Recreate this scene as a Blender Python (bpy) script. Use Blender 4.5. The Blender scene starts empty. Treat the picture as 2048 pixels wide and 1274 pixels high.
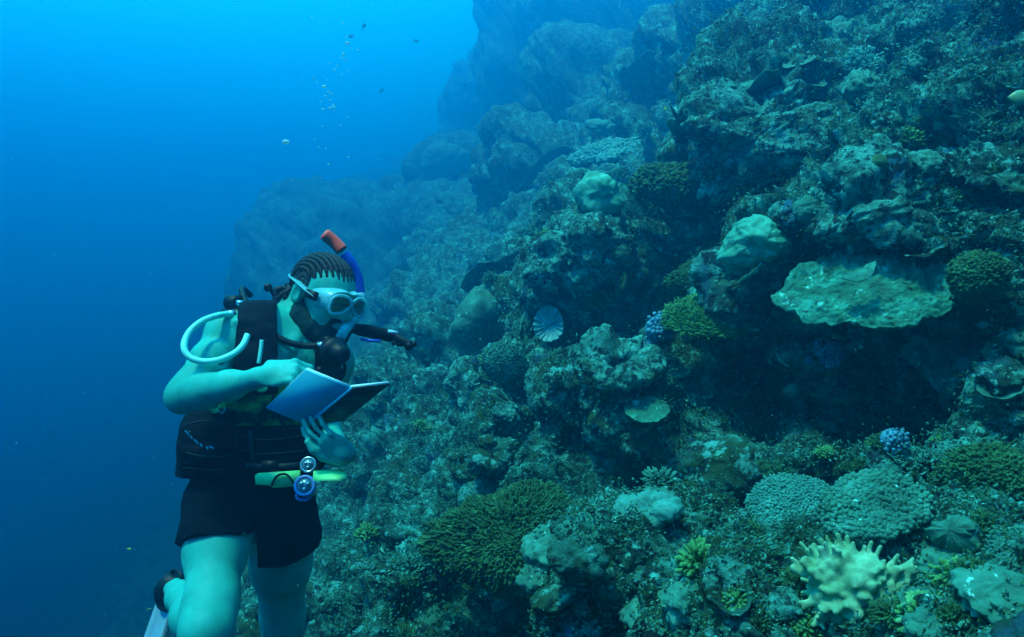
import bpy, math, random
import numpy as np
from mathutils import Vector, Matrix
from mathutils.bvhtree import BVHTree
R = math.radians
random.seed(7); rng = np.random.default_rng(7)
sc = bpy.context.scene
COL = sc.collection
# ------------------------------------------------------------------ camera
F_PX = 1462.0                      # focal length in photo pixels (2048 wide)
cam_d = bpy.data.cameras.new("camera"); cam = bpy.data.objects.new("camera", cam_d); COL.objects.link(cam)
cam_d.sensor_width = 36; cam_d.lens = 36*F_PX/2048; cam_d.clip_start = .05; cam_d.clip_end = 400
cam.location = (0, 0, 0); cam.rotation_euler = (R(90), 0, 0)
sc.camera = cam
# ------------------------------------------------------------------ open water light (world) and sun
SUN_DIR = Vector((-.26, -.27, .93)).normalized()     # towards the light
world = bpy.data.worlds.new("World"); sc.world = world; world.use_nodes = True
nt = world.node_tree; nt.nodes.clear()
def wn(t, **k):
    n = nt.nodes.new(t)
    for a, b in k.items(): setattr(n, a, b)
    return n
wo = wn('ShaderNodeOutputWorld'); bg = wn('ShaderNodeBackground'); bg.inputs[1].default_value = .56
tc = wn('ShaderNodeTexCoord'); sep = wn('ShaderNodeSeparateXYZ'); nt.links.new(tc.outputs['Generated'], sep.inputs[0])
# brightness of the water falls off away from a soft bright zone overhead, ahead and to the side of the wall
dot = wn('ShaderNodeVectorMath', operation='DOT_PRODUCT'); dot.inputs[1].default_value = tuple(Vector((-.36, .36, .86)).normalized())
nt.links.new(tc.outputs['Generated'], dot.inputs[0])
mr = wn('ShaderNodeMapRange'); mr.inputs[1].default_value = -1; mr.inputs[2].default_value = 1
nt.links.new(dot.outputs['Value'], mr.inputs[0])
ramp = wn('ShaderNodeValToRGB'); nt.links.new(mr.outputs[0], ramp.inputs[0])
WORLD_STOPS = [(0.0, (0.000, .0005, .005)), (.40, (0.000, .001, .012)), (.52, (.000, .002, .09)), (.62, (.000, .065, .45)),
               (.72, (.000, .78, 1.75)), (.84, (.01, 2.15, 2.35)), (1.0, (.06, 4.5, 3.7))]
els = ramp.color_ramp.elements
els[0].position, els[0].color = WORLD_STOPS[0][0], (*WORLD_STOPS[0][1], 1)
els[1].position, els[1].color = WORLD_STOPS[-1][0], (*WORLD_STOPS[-1][1], 1)
for p, c in WORLD_STOPS[1:-1]:
    e = els.new(p); e.color = (*c, 1)
nt.links.new(ramp.outputs[0], bg.inputs[0]); nt.links.new(bg.outputs[0], wo.inputs[0])
sun_d = bpy.data.lights.new("sun", 'SUN'); sun = bpy.data.objects.new("sun", sun_d); COL.objects.link(sun)
sun_d.energy = 5.0; sun_d.angle = R(7); sun_d.color = (.60, 1.0, .60)
sun.rotation_euler = SUN_DIR.to_track_quat('Z', 'Y').to_euler(); sun.location = (-3, -3, 9)
sc.view_settings.view_transform = 'Standard'; sc.view_settings.look = 'None'
sc.view_settings.gamma = 1; sc.view_settings.use_curve_mapping = False
sc.view_settings.exposure = .96
sc.cycles.use_denoising = True
sc.cycles.max_bounces = 6; sc.cycles.diffuse_bounces = 2; sc.cycles.glossy_bounces = 2
sc.cycles.transmission_bounces = 4; sc.cycles.transparent_max_bounces = 12; sc.cycles.volume_bounces = 1
# ------------------------------------------------------------------ haze: the water itself
def mat_new(name):
    m = bpy.data.materials.new(name); m.use_nodes = True; m.node_tree.nodes.clear(); return m
HAZE_D = .079
def build_haze(lo, hi):
    v = [(x, y, z) for x in (lo[0], hi[0]) for y in (lo[1], hi[1]) for z in (lo[2], hi[2])]
    f = [(0,1,3,2),(4,6,7,5),(0,4,5,1),(2,3,7,6),(0,2,6,4),(1,5,7,3)]
    me = bpy.data.meshes.new('haze'); me.from_pydata(v, [], f); me.validate()
    o = bpy.data.objects.new('haze', me); COL.objects.link(o); o['kind'] = 'stuff'
    m = mat_new('water_haze'); n = m.node_tree.nodes
    ou = n.new('ShaderNodeOutputMaterial'); pv = n.new('ShaderNodeVolumePrincipled')
    pv.inputs['Color'].default_value = (.0, .42, .95, 1); pv.inputs['Density'].default_value = HAZE_D
    pv.inputs['Anisotropy'].default_value = .75
    m.node_tree.links.new(pv.outputs[0], ou.inputs['Volume']); me.materials.append(m)
    return o
# ------------------------------------------------------------------ helpers
def ray(px, py): return Vector(((px-1024)/F_PX, 1.0, (637-py)/F_PX))
def P(px, py, Y): return Vector(((px-1024)/F_PX*Y, Y, (637-py)/F_PX*Y))
def tag(o, label=None, cat=None, group=None, kind=None):
    if label: o['label'] = label
    if cat: o['category'] = cat
    if group: o['group'] = group
    if kind: o['kind'] = kind
    return o
def smoothstep(x, a, b):
    t = np.clip((x-a)/(b-a), 0, 1); return t*t*(3-2*t)
_perm = np.random.default_rng(3).permutation(512).astype(np.int64)
_grad = np.random.default_rng(4).normal(size=(512, 3)).astype(np.float32); _grad /= np.linalg.norm(_grad, axis=1)[:, None]
def perlin(p):
    """gradient noise of an (N,3) array, about -1..1"""
    p = np.asarray(p, dtype=np.float64); i = np.floor(p).astype(np.int64); f = (p-i).astype(np.float32)
    u = f*f*f*(f*(f*6-15)+10); out = np.zeros(len(p), np.float32)
    for dx in (0, 1):
        hx = _perm[(i[:, 0]+dx) & 511]; wx = u[:, 0] if dx else 1-u[:, 0]
        for dy in (0, 1):
            hy = _perm[(hx+i[:, 1]+dy) & 511]; wy = u[:, 1] if dy else 1-u[:, 1]
            for dz in (0, 1):
                h = _perm[(hy+i[:, 2]+dz) & 511]; wz = u[:, 2] if dz else 1-u[:, 2]
                g = _grad[h]
                out += wx*wy*wz*(g[:, 0]*(f[:, 0]-dx)+g[:, 1]*(f[:, 1]-dy)+g[:, 2]*(f[:, 2]-dz))
    return out*1.5
def worley(p):
    """distance to the nearest scattered point"""
    p = np.asarray(p, dtype=np.float64); i = np.floor(p).astype(np.int64); f = (p-i).astype(np.float32)
    best = np.full(len(p), 9., np.float32)
    for dx in (-1, 0, 1):
        for dy in (-1, 0, 1):
            for dz in (-1, 0, 1):
                h = _perm[(_perm[(_perm[(i[:, 0]+dx) & 511]+i[:, 1]+dy) & 511]+i[:, 2]+dz) & 511]
                q = _grad[h]*.45
                d = (dx+.5+q[:, 0]-f[:, 0])**2+(dy+.5+q[:, 1]-f[:, 1])**2+(dz+.5+q[:, 2]-f[:, 2])**2
                np.minimum(best, d, out=best)
    return np.sqrt(best)
def mesh_np(name, v, quads=None, tris=None, mat=None, parent=None, smooth=True):
    me = bpy.data.meshes.new(name)
    v = np.ascontiguousarray(v, dtype=np.float32)
    loops = []; starts = []; tot = 0
    if quads is not None and len(quads):
        q = np.asarray(quads, dtype=np.int32); loops.append(q.ravel()); starts.append(np.arange(len(q))*4); tot = len(q)*4
    if tris is not None and len(tris):
        t = np.asarray(tris, dtype=np.int32); loops.append(t.ravel()); starts.append(tot+np.arange(len(t))*3)
    loops = np.concatenate(loops).astype(np.int32); starts = np.concatenate(starts).astype(np.int32)
    me.vertices.add(len(v)); me.vertices.foreach_set('co', v.ravel())
    me.loops.add(len(loops)); me.loops.foreach_set('vertex_index', loops)
    me.polygons.add(len(starts)); me.polygons.foreach_set('loop_start', starts)
    me.update(calc_edges=True); me.validate()
    if smooth: me.polygons.foreach_set('use_smooth', np.ones(len(me.polygons), dtype=bool))
    me.update()
    if mat: me.materials.append(mat)
    o = bpy.data.objects.new(name, me); COL.objects.link(o)
    if parent: o.parent = parent
    return o
def empty(name, loc=(0, 0, 0)):
    o = bpy.data.objects.new(name, None); o.empty_display_size = .1; o.location = loc; COL.objects.link(o); return o
def rebase(o, loc):
    """move the object's origin to loc, keeping its mesh where it is"""
    loc = Vector(loc); o.data.transform(Matrix.Translation(-loc)); o.location = o.location+loc
def under(child, parent):
    """parent with the child's world place kept (no rotations in use)"""
    child.parent = parent; child.location = child.location-parent.location
class MB:
    """collects tubes, boxes and grids into one mesh"""
    def __init__(s): s.v = []; s.q = []; s.t = []; s.n = 0
    def add(s, v, q=None, t=None):
        v = np.asarray(v, dtype=np.float32); s.v.append(v)
        if q is not None and len(q): s.q.append(np.asarray(q)+s.n)
        if t is not None and len(t): s.t.append(np.asarray(t)+s.n)
        s.n += len(v)
    def tube(s, pts, rad, k=8, closed=False, flat=1.0, up=None):
        pts = [Vector(p) for p in pts]; n = len(pts)
        if not hasattr(rad, '__len__'): rad = [rad]*n
        ref = Vector(up) if up is not None else Vector((.31, .57, .76))
        vs = []; a = None
        for i, p in enumerate(pts):
            if closed: d = pts[(i+1) % n]-pts[i-1]
            else: d = pts[min(i+1, n-1)]-pts[max(i-1, 0)]
            d = d.normalized() if d.length > 1e-9 else Vector((0, 0, 1))
            if a is None or up is not None:
                a = d.cross(ref)
                if a.length < 1e-3: a = d.cross(Vector((1, 0, 0)))
            else: a = a-d*a.dot(d)
            a.normalize(); b = d.cross(a)
            for j in range(k):
                th = 2*math.pi*j/k; w = p+a*(math.cos(th)*rad[i])+b*(math.sin(th)*rad[i]*flat); vs.append(w)
        q = []; m = n if closed else n-1
        for i in range(m):
            for j in range(k):
                q.append((i*k+j, i*k+(j+1) % k, ((i+1) % n)*k+(j+1) % k, ((i+1) % n)*k+j))
        t = []
        if not closed:
            vs.append(pts[0]); vs.append(pts[-1]); c0 = n*k; c1 = c0+1
            for j in range(k): t.append((c0, (j+1) % k, j)); t.append((c1, (n-1)*k+j, (n-1)*k+(j+1) % k))
        s.add(vs, q, t)
    def ball(s, c, r, k=10, sc_=(1, 1, 1)):
        c = Vector(c); vs = []; q = []; t = []
        m = max(4, k//2)
        for i in range(1, m):
            ph = math.pi*i/m
            for j in range(k):
                th = 2*math.pi*j/k
                vs.append((c.x+r*sc_[0]*math.sin(ph)*math.cos(th), c.y+r*sc_[1]*math.sin(ph)*math.sin(th), c.z+r*sc_[2]*math.cos(ph)))
        vs.append((c.x, c.y, c.z+r*sc_[2])); vs.append((c.x, c.y, c.z-r*sc_[2])); a = len(vs)-2
        for i in range(m-2):
            for j in range(k): q.append((i*k+j, (i+1)*k+j, (i+1)*k+(j+1) % k, i*k+(j+1) % k))
        for j in range(k): t.append((a, j, (j+1) % k)); t.append((a+1, (m-2)*k+(j+1) % k, (m-2)*k+j))
        s.add(vs, q, t)
    def box(s, c, ax, ay, az, b=0):
        c = Vector(c); vs = []
        for x in (-1, 1):
            for y in (-1, 1):
                for z in (-1, 1): vs.append(c+ax*x+ay*y+az*z)
        s.add(vs, [(0,1,3,2),(4,6,7,5),(0,4,5,1),(2,3,7,6),(0,2,6,4),(1,5,7,3)])
    def build(s, name, mat, parent=None, smooth=True):
        q = np.concatenate(s.q) if s.q else None; t = np.concatenate(s.t) if s.t else None
        return mesh_np(name, np.concatenate(s.v), q, t, mat, parent, smooth)
def catmull(pts, m=8):
    P_ = [Vector(p) for p in pts]; out = []
    for i in range(len(P_)-1):
        a = P_[max(i-1, 0)]; b = P_[i]; c = P_[i+1]; d = P_[min(i+2, len(P_)-1)]
        for j in range(m):
            t = j/m; out.append(.5*((2*b)+(c-a)*t+(2*a-5*b+4*c-d)*t*t+(3*b-a-3*c+d)*t**3))
    out.append(P_[-1]); return out
def lerp_list(vals, n):
    return list(np.interp(np.linspace(0, len(vals)-1, n), range(len(vals)), vals))
# ---- signed distance fields, meshed with surface nets
class Field:
    def __init__(s, lo, hi, h):
        s.lo = np.array(lo, float); s.h = h; s.n = np.ceil((np.array(hi)-s.lo)/h).astype(int)+1
        s.ax = [(s.lo[i]+h*np.arange(s.n[i])).astype(np.float32) for i in range(3)]
        s.F = np.full(tuple(s.n), 1., np.float32); s.rs = 1.0
    def _slice(s, lo, hi):
        a = np.clip(np.floor((np.array(lo)-s.lo)/s.h).astype(int), 0, s.n); b = np.clip(np.ceil((np.array(hi)-s.lo)/s.h).astype(int)+1, 0, s.n)
        if (b <= a).any(): return None
        sl = tuple(slice(a[i], b[i]) for i in range(3))
        X = s.ax[0][sl[0]][:, None, None]; Y = s.ax[1][sl[1]][None, :, None]; Z = s.ax[2][sl[2]][None, None, :]
        return sl, X, Y, Z
    def _put(s, sl, d, k, mode):
        f = s.F[sl]
        if mode == 'add':
            hh = np.maximum(k-np.abs(f-d), 0)/k if k > 0 else 0
            s.F[sl] = np.minimum(f, d)-hh*hh*k*.25
        elif mode == 'sub':
            hh = np.maximum(k-np.abs(f+d), 0)/k if k > 0 else 0
            s.F[sl] = np.maximum(f, -d)+hh*hh*k*.25
    def cap(s, a, b, ra, rb=None, k=.02, mode='add'):
        rb = ra if rb is None else rb; ra = ra*s.rs; rb = rb*s.rs; k = k*s.rs; a = np.array(a, float); b = np.array(b, float); m = max(ra, rb)+2*k+.02
        r = s._slice(np.minimum(a, b)-m, np.maximum(a, b)+m)
        if r is None: return
        sl, X, Y, Z = r; ab = b-a; L = max(ab@ab, 1e-12)
        t = np.clip(((X-a[0])*ab[0]+(Y-a[1])*ab[1]+(Z-a[2])*ab[2])/L, 0, 1)
        d = np.sqrt((X-a[0]-t*ab[0])**2+(Y-a[1]-t*ab[1])**2+(Z-a[2]-t*ab[2])**2)-(ra+(rb-ra)*t)
        s._put(sl, d, k, mode)
    def chain(s, pts, rads, k=.02, mode='add'):
        for i in range(len(pts)-1): s.cap(pts[i], pts[i+1], rads[i], rads[i+1], k, mode)
    def ell(s, c, r, M=None, k=.02, mode='add'):
        """ellipsoid; rows of M are its local axes"""
        c = np.array(c, float); r = np.array(r, float)*s.rs; k = k*s.rs; m = r.max()+2*k+.02; q = s._slice(c-m, c+m)
        if q is None: return
        sl, X, Y, Z = q; X = X-c[0]; Y = Y-c[1]; Z = Z-c[2]
        M = np.eye(3) if M is None else np.array(M)
        u = [M[i, 0]*X+M[i, 1]*Y+M[i, 2]*Z for i in range(3)]
        k0 = np.sqrt(sum((u[i]/r[i])**2 for i in range(3))); k1 = np.sqrt(sum((u[i]/r[i]**2)**2 for i in range(3)))+1e-6
        s._put(sl, k0*(k0-1)/k1, k, mode)
    def pts(s):
        X, Y, Z = np.meshgrid(*s.ax, indexing='ij'); return X, Y, Z
    def mesh(s, name, mat, parent=None, F=None, relax=1):
        F = s.F if F is None else F; h = s.h; S = F < 0
        nx, ny, nz = F.shape; cnt = np.zeros((nx-1, ny-1, nz-1), np.int8); acc = np.zeros((nx-1, ny-1, nz-1, 3), np.float32)
        def sh(A, d): return A[d[0]:nx-1+d[0], d[1]:ny-1+d[1], d[2]:nz-1+d[2]]
        for ax in range(3):
            o1, o2 = [i for i in range(3) if i != ax]
            for i in (0, 1):
                for j in (0, 1):
                    d0 = [0, 0, 0]; d0[o1] = i; d0[o2] = j; d1 = list(d0); d1[ax] = 1
                    fa, fb = sh(F, d0), sh(F, d1); cr = sh(S, d0) != sh(S, d1)
                    t = np.where(cr, fa/np.where(cr, fa-fb, 1), 0)
                    cnt += cr; acc[..., ax] += t; acc[..., o1] += cr*i; acc[..., o2] += cr*j
        act = cnt > 0; idx = np.full(cnt.shape, -1, np.int64); cells = np.argwhere(act); idx[act] = np.arange(len(cells))
        v = (cells+acc[act]/cnt[act][:, None])*h+s.lo
        quads = []
        for ax in range(3):
            o1, o2 = (ax+1) % 3, (ax+2) % 3
            lo_ = [slice(None)]*3; hi_ = [slice(None)]*3; lo_[ax] = slice(0, -1); hi_[ax] = slice(1, None)
            e = S[tuple(lo_)] != S[tuple(hi_)]; ij = np.argwhere(e)
            ok = (ij[:, o1] > 0) & (ij[:, o2] > 0) & (ij[:, o1] < F.shape[o1]-1) & (ij[:, o2] < F.shape[o2]-1); ij = ij[ok]
            ins = S[tuple(lo_)][tuple(ij.T)]
            c = []
            for a, b in ((-1, -1), (0, -1), (0, 0), (-1, 0)):
                q = ij.copy(); q[:, o1] += a; q[:, o2] += b; c.append(idx[tuple(q.T)])
            Q = np.stack(c, 1); Q[~ins] = Q[~ins][:, ::-1]; quads.append(Q)
        Q = np.concatenate(quads)
        for _ in range(relax):
            sm = np.zeros_like(v); n = np.zeros(len(v))
            for i in range(4):
                a, b = Q[:, i], Q[:, (i+1) % 4]
                for c_ in range(3):
                    sm[:, c_] += np.bincount(a, v[b, c_], len(v))+np.bincount(b, v[a, c_], len(v))
                n += np.bincount(a, minlength=len(v))+np.bincount(b, minlength=len(v))
            v = .5*v+.5*sm/np.maximum(n, 1)[:, None]
        return mesh_np(name, v, Q, None, mat, parent)
# ---- materials
def mat_noise(name, stops, scale=8, detail=6, rough=.8, bump=.3, bump_scale=60, spec=.25, scale2=None, patch=None, coat=0, dist=.01):
    """diffuse colour from layered noise in world space, with fine bump"""
    m = mat_new(name); N = m.node_tree.nodes; L = m.node_tree.links
    ou = N.new('ShaderNodeOutputMaterial'); b = N.new('ShaderNodeBsdfPrincipled'); L.new(b.outputs[0], ou.inputs[0])
    g = N.new('ShaderNodeNewGeometry')
    no = N.new('ShaderNodeTexNoise'); no.inputs['Scale'].default_value = scale; no.inputs['Detail'].default_value = detail
    no.inputs['Roughness'].default_value = .65; L.new(g.outputs['Position'], no.inputs['Vector'])
    r = N.new('ShaderNodeValToRGB'); L.new(no.outputs[0], r.inputs[0]); e = r.color_ramp.elements
    e[0].position, e[0].color = stops[0][0], (*stops[0][1], 1); e[1].position, e[1].color = stops[-1][0], (*stops[-1][1], 1)
    for p, c in stops[1:-1]: x = e.new(p); x.color = (*c, 1)
    out = r.outputs[0]
    for (sc2, lo, hi, colr) in (patch or []):
        n2 = N.new('ShaderNodeTexNoise'); n2.inputs['Scale'].default_value = sc2; n2.inputs['Detail'].default_value = 5
        n2.inputs['Roughness'].default_value = .6
        off = N.new('ShaderNodeVectorMath'); off.operation = 'ADD'; off.inputs[1].default_value = (sc2*3.1, lo*50, hi*20)
        L.new(g.outputs['Position'], off.inputs[0]); L.new(off.outputs[0], n2.inputs['Vector'])
        mp = N.new('ShaderNodeMapRange'); mp.inputs[1].default_value = lo; mp.inputs[2].default_value = hi; L.new(n2.outputs[0], mp.inputs[0])
        mx = N.new('ShaderNodeMix'); mx.data_type = 'RGBA'; L.new(mp.outputs[0], mx.inputs['Factor'])
        L.new(out, mx.inputs['A']); mx.inputs['B'].default_value = (*colr, 1); out = mx.outputs['Result']
    L.new(out, b.inputs['Base Color']); b.inputs['Roughness'].default_value = rough; b.inputs['Specular IOR Level'].default_value = spec
    if bump:
        n3 = N.new('ShaderNodeTexNoise'); n3.inputs['Scale'].default_value = bump_scale; n3.inputs['Detail'].default_value = 6
        n3.inputs['Roughness'].default_value = .7; L.new(g.outputs['Position'], n3.inputs['Vector'])
        bp = N.new('ShaderNodeBump'); bp.inputs['Strength'].default_value = bump; bp.inputs['Distance'].default_value = dist
        L.new(n3.outputs[0], bp.inputs['Height']); L.new(bp.outputs[0], b.inputs['Normal'])
    return m
def mat_plain(name, c, rough=.5, spec=.4, noise=.12, scale=25, trans=0, emit=None, metal=0, bump=.1):
    a = tuple(x*(1-noise) for x in c); d = tuple(min(1, x*(1+noise)) for x in c)
    m = mat_noise(name, [(.3, a), (.7, d)], scale=scale, detail=4, rough=rough, spec=spec, bump=bump, bump_scale=scale*4, dist=.003)
    b = [n for n in m.node_tree.nodes if n.type == 'BSDF_PRINCIPLED'][0]; b.inputs['Metallic'].default_value = metal
    if trans:
        N = m.node_tree.nodes; L = m.node_tree.links; ou = [n for n in N if n.type == 'OUTPUT_MATERIAL'][0]
        tr = N.new('ShaderNodeBsdfTransparent'); tr.inputs[0].default_value = (.75, .95, 1, 1)
        tl = N.new('ShaderNodeBsdfTranslucent'); tl.inputs[0].default_value = (*c, 1)
        m1 = N.new('ShaderNodeMixShader'); m1.inputs[0].default_value = .35; L.new(b.outputs[0], m1.inputs[1]); L.new(tl.outputs[0], m1.inputs[2])
        m2 = N.new('ShaderNodeMixShader'); m2.inputs[0].default_value = trans; L.new(m1.outputs[0], m2.inputs[1]); L.new(tr.outputs[0], m2.inputs[2])
        L.new(m2.outputs[0], ou.inputs[0])
    return m
QUAL = 1
# ------------------------------------------------------------------ the reef slope (terrain)
NV = np.array((-.8, -.416, 1.0)); NL = np.linalg.norm(NV); NH = NV/NL; DPL = 2.2      # plane NV.p = -DPL
OUTD = np.array((-.62, -.52, .58)); OUTD /= np.linalg.norm(OUTD)                        # direction outcrops grow in
def recede(t): return t*(1+1.15*smoothstep(t, 3.2, 13))      # the wall bends away with distance
def plane_t(px, py, H=0.0):
    d = np.array(ray(px, py)); return (-DPL+H*(NV@OUTD))/(NV@d)
STRIKE = np.array((-.461, .887, 0.)); UPS = np.cross(NH, STRIKE); UPS = UPS if UPS[2] > 0 else -UPS
# outcrops and hollows: (px, py, radius in photo px, height as a share of the radius, stretch along the slope's strike, power)
BUMPS = [
 (1930, 110, 250, .75, 1.0, .6), (1800, 60, 120, .8, 1., .7), (1690, 350, 120, .6, .8, .7), (1500, 250, 175, .70, 1.1, .5), (1580, 120, 110, .6, 1.2, .6),
 (1200, 400, 110, .5, 1., .6), (1170, 520, 150, .7, 1., .5), (1470, 530, 110, .6, .9, .6), (1730, 440, 190, .55, 1.1, .6),
 (1980, 400, 190, .55, 1.2, .6), (1985, 560, 130, .5, 1., .7), (1400, 410, 120, .5, 1.4, .6), (1230, 740, 140, .62, 1., .5), (1400, 560, 90, .5, 1., .6),
 (1020, 640, 100, .6, 1., .5), (1000, 760, 110, .5, 1., .6), (1020, 1080, 210, .50, 1.2, .5), (880, 1180, 160, .5, 1.3, .6), (760, 1060, 110, .5, 1.2, .6),
 (1330, 1020, 90, .5, 1., .6), (1590, 1050, 170, .45, 1.1, .7), (1340, 1180, 190, .55, 1.2, .5), (1700, 1210, 150, .4, 1., .6),
 (1960, 1190, 200, .55, 1.1, .6), (1950, 930, 200, .45, 1.4, .6), (2010, 730, 160, .5, 1.1, .6), (1300, 840, 90, .5, 1., .6), (1560, 850, 160, .3, 1.5, .8),
 (940, 870, 110, .5, 1., .6), (850, 720, 80, .5, 1.2, .6), (890, 330, 60, .8, 1., .5), (1060, 320, 90, .7, 1.3, .6), (1230, 260, 70, .6, 1., .6),
 (1300, 140, 100, .8, 1.3, .6), (1150, 180, 90, .8, 1.2, .6), (960, 190, 80, .5, 1., .7), (930, 90, 50, .5, 1.2, 1.), (700, 330, 70, .5, 1.5, 1.), (560, 470, 80, .5, 1.5, 1.), (1100, 60, 80, .6, 1.3, .7),
 (1500, 30, 130, .7, 1.5, .6), (1700, 20, 130, .7, 1.3, .6), (700, 900, 60, .6, 1.2, .6), (820, 500, 60, .7, 1.2, .6), (740, 400, 40, .8, 1.2, .6),
 (640, 1180, 90, .5, 1., .6), (1130, 940, 110, .35, 1., .7), (1200, 1290, 180, .4, 1., .6), (1550, 1290, 150, .4, 1., .6), (1830, 620, 130, .35, 1., .7),
]
HOLES = [
 (1950, 270, 200, .75, 1.1), (1370, 470, 75, .9, 1.), (1290, 590, 110, .8, 1.3), (1560, 400, 80, .8, 1.), (1600, 730, 240, .75, 1.4), (1420, 700, 110, .6, 1.1),
 (1080, 860, 90, .6, 1.), (1270, 930, 170, .6, 1.2), (1000, 1250, 150, .6, 1.4), (1880, 850, 100, .5, 1.2), (1580, 1110, 90, .5, 1.2), (1860, 1070, 110, .5, 1.2),
 (1220, 470, 70, .5, 1.), (1650, 200, 90, .7, 1.), (1300, 330, 60, .6, 1.4), (1140, 1170, 90, .4, 1.), (1760, 740, 160, .6, 1.1), (900, 780, 60, .5, 1.),
]
def terrain_height(p, t, gx=None):
    """displacement along OUTD at plane points p (N,3), t = distance from the bay in front of the wall"""
    base = np.zeros(len(p), np.float32)
    q = p.astype(np.float64)
    big = perlin(q/5.5+11)*smoothstep(t, 8, 26)*2.0+perlin(q/2.4+5)*smoothstep(t, 3, 8)*.65
    w = np.stack([perlin(q/.9+20), perlin(q/.9+40), perlin(q/.9+60)], 1)*.16
    for (px, py, r, hh, st, pw) in BUMPS:
        tp = plane_t(px, py, 0); t0 = float(recede(tp)); Rm = r/F_PX*t0; H = hh*Rm*1.4; tt = plane_t(px, py, H*.7*tp/t0)*t0/tp; a = np.array(ray(px, py))*tt-OUTD*H*.7
        e = p-a+w*min(1.5, Rm*1.4); 
        near = np.abs(e).max(1) < Rm*2.2*max(1, st)
        e = e[near]; s_ = e@STRIKE/st; k_ = (e-np.outer(e@STRIKE, STRIKE))
        qq = (s_**2+(k_**2).sum(1))/Rm**2
        b = H*np.clip(1-qq, 0, 1)**pw
        base[near] = np.maximum(base[near], b)
    for (px, py, r, hh, st) in HOLES:
        t0 = float(recede(plane_t(px, py, 0))); Rm = r/F_PX*t0; H = hh*Rm; a = np.array(ray(px, py))*t0
        e = p-a+w*min(1.5, Rm*1.6); s_ = e@STRIKE/st; k_ = (e-np.outer(e@STRIKE, STRIKE)); qq = (s_**2+(k_**2).sum(1))/Rm**2
        base -= (1.45*H*np.clip(1-qq, 0, 1)**.7).astype(np.float32)
    h = big+base-5*smoothstep(-q[:, 0]-.12*q[:, 1], .8, 8)*(1-.85*smoothstep(t, 9, 22)*smoothstep(q[:, 2], -5, 0))
    qw = q+w*.9
    return h+.32*(np.abs(perlin(qw/1.25+1))*2-.5)+.10*(np.abs(perlin(qw/.6+2))*2-.5)
def terrain_detail(q, t):
    """lumps, crusts and holes at falling sizes, sampled on the displaced surface"""
    w = np.stack([perlin(q/.35+20), perlin(q/.35+40), perlin(q/.35+60)], 1)
    qw = q+w*.07
    rough = .35+.65*smoothstep(perlin(q/.8+77), -.35, .35)
    bil = lambda s, o: np.abs(perlin(qw/s+o))*2.0
    near = 1-smoothstep(t, 12, 26); far = smoothstep(t, 9, 20)
    h = .10*(bil(.42, 8)-.45)*near+.55*(.60-worley(qw/1.25+3))*far+.22*(.60-worley(qw/.6+5))*far
    h += .13*(.62-worley(qw/.30+7))*rough*near
    pit = smoothstep(perlin(q/.26+51), .22, .5); h -= .09*pit*near                          # holes
    pit2 = smoothstep(perlin(q/.11+57), .25, .5); h -= .035*pit2*(1-smoothstep(t, 6, 12))
    zz = qw[:, 2]/.30+1.2*perlin(q/.6+31); sh_ = np.abs(zz-np.floor(zz)-.5)*2
    h += .07*near*smoothstep(sh_, .3, .8)*smoothstep(perlin(q/.5+91), -.05, .25)            # shelves
    h += .045*(bil(.19, 3)-.5)*rough*near
    f1 = 1-smoothstep(t, 9, 18)
    h += .050*(.62-worley(qw/.10+9))*(.25+.75*rough)*f1
    f2 = 1-smoothstep(t, 5, 10)
    h += .030*(bil(.065, 4)-.5)*f2*(.3+.7*smoothstep(perlin(q/.5+35), -.3, .3))
    f3 = 1-smoothstep(t, 3.4, 6.5)
    r2 = smoothstep(perlin(q/.3+15), -.3, .35)
    h += (.022*(.62-worley(qw/.036+2))*(.15+r2)+.010*(bil(.020, 6)-.5))*f3
    return h
def uneven(lo, hi, fine_lo, fine_hi, step, coarse):
    a = list(np.arange(fine_lo, fine_hi, step)); x = fine_lo; s = step
    while x > lo: s = min(coarse, s*1.12); x -= s; a.insert(0, x)
    x = fine_hi; s = step
    while x < hi: a.append(x); s = min(coarse, s*1.12); x += s
    return np.array(a)
STEP = QUAL/731.0
gx = uneven(-1.25, 1.35, -.73, .75, STEP, .03)
gg = uneven(.060, 2.2, .061, 1.45, STEP, .03); gg = gg[gg > .058]
GX, GG = np.meshgrid(gx, gg, indexing='ij')
GZ = .8*GX+.416-GG; T = recede(DPL/GG)
base_p = np.stack([GX*T, T, GZ*T], -1).reshape(-1, 3); tt_ = T.ravel()
# fine rows outside the picture are skipped: keep only points the picture or a step aside could show
hh_ = terrain_height(base_p, tt_)
tv = base_p+hh_[:, None]*OUTD
nx_, ng_ = GX.shape
def grid_normals(v):
    g = v.reshape(nx_, ng_, 3); n = np.cross(np.gradient(g, axis=0), np.gradient(g, axis=1)).reshape(-1, 3)
    n /= np.linalg.norm(n, axis=1)[:, None]+1e-9; n *= np.sign(n@NH)[:, None]; return n
_n = grid_normals(tv); _n = _n*.75+OUTD*.25
tv = tv+terrain_detail(tv, tt_)[:, None]*_n
ii = np.arange(nx_*ng_).reshape(nx_, ng_)
Q_ = np.stack([ii[:-1, :-1], ii[1:, :-1], ii[1:, 1:], ii[:-1, 1:]], -1).reshape(-1, 4)
zc = GZ[:-1, :-1].ravel(); xc = GX[:-1, :-1].ravel(); pz = base_p[Q_[:, 0], 2]
keep = (pz < 11.5) & (pz > -22)
out = (zc > .50) | (zc < -.56)                                  # thin out beyond the frame
Q_ = Q_[keep & ~((zc > .78) | (zc < -1.0))]
used = np.zeros(len(tv), bool); used[Q_.ravel()] = True; remap = np.cumsum(used)-1
tv = tv[used]; Q_ = remap[Q_]
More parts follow.
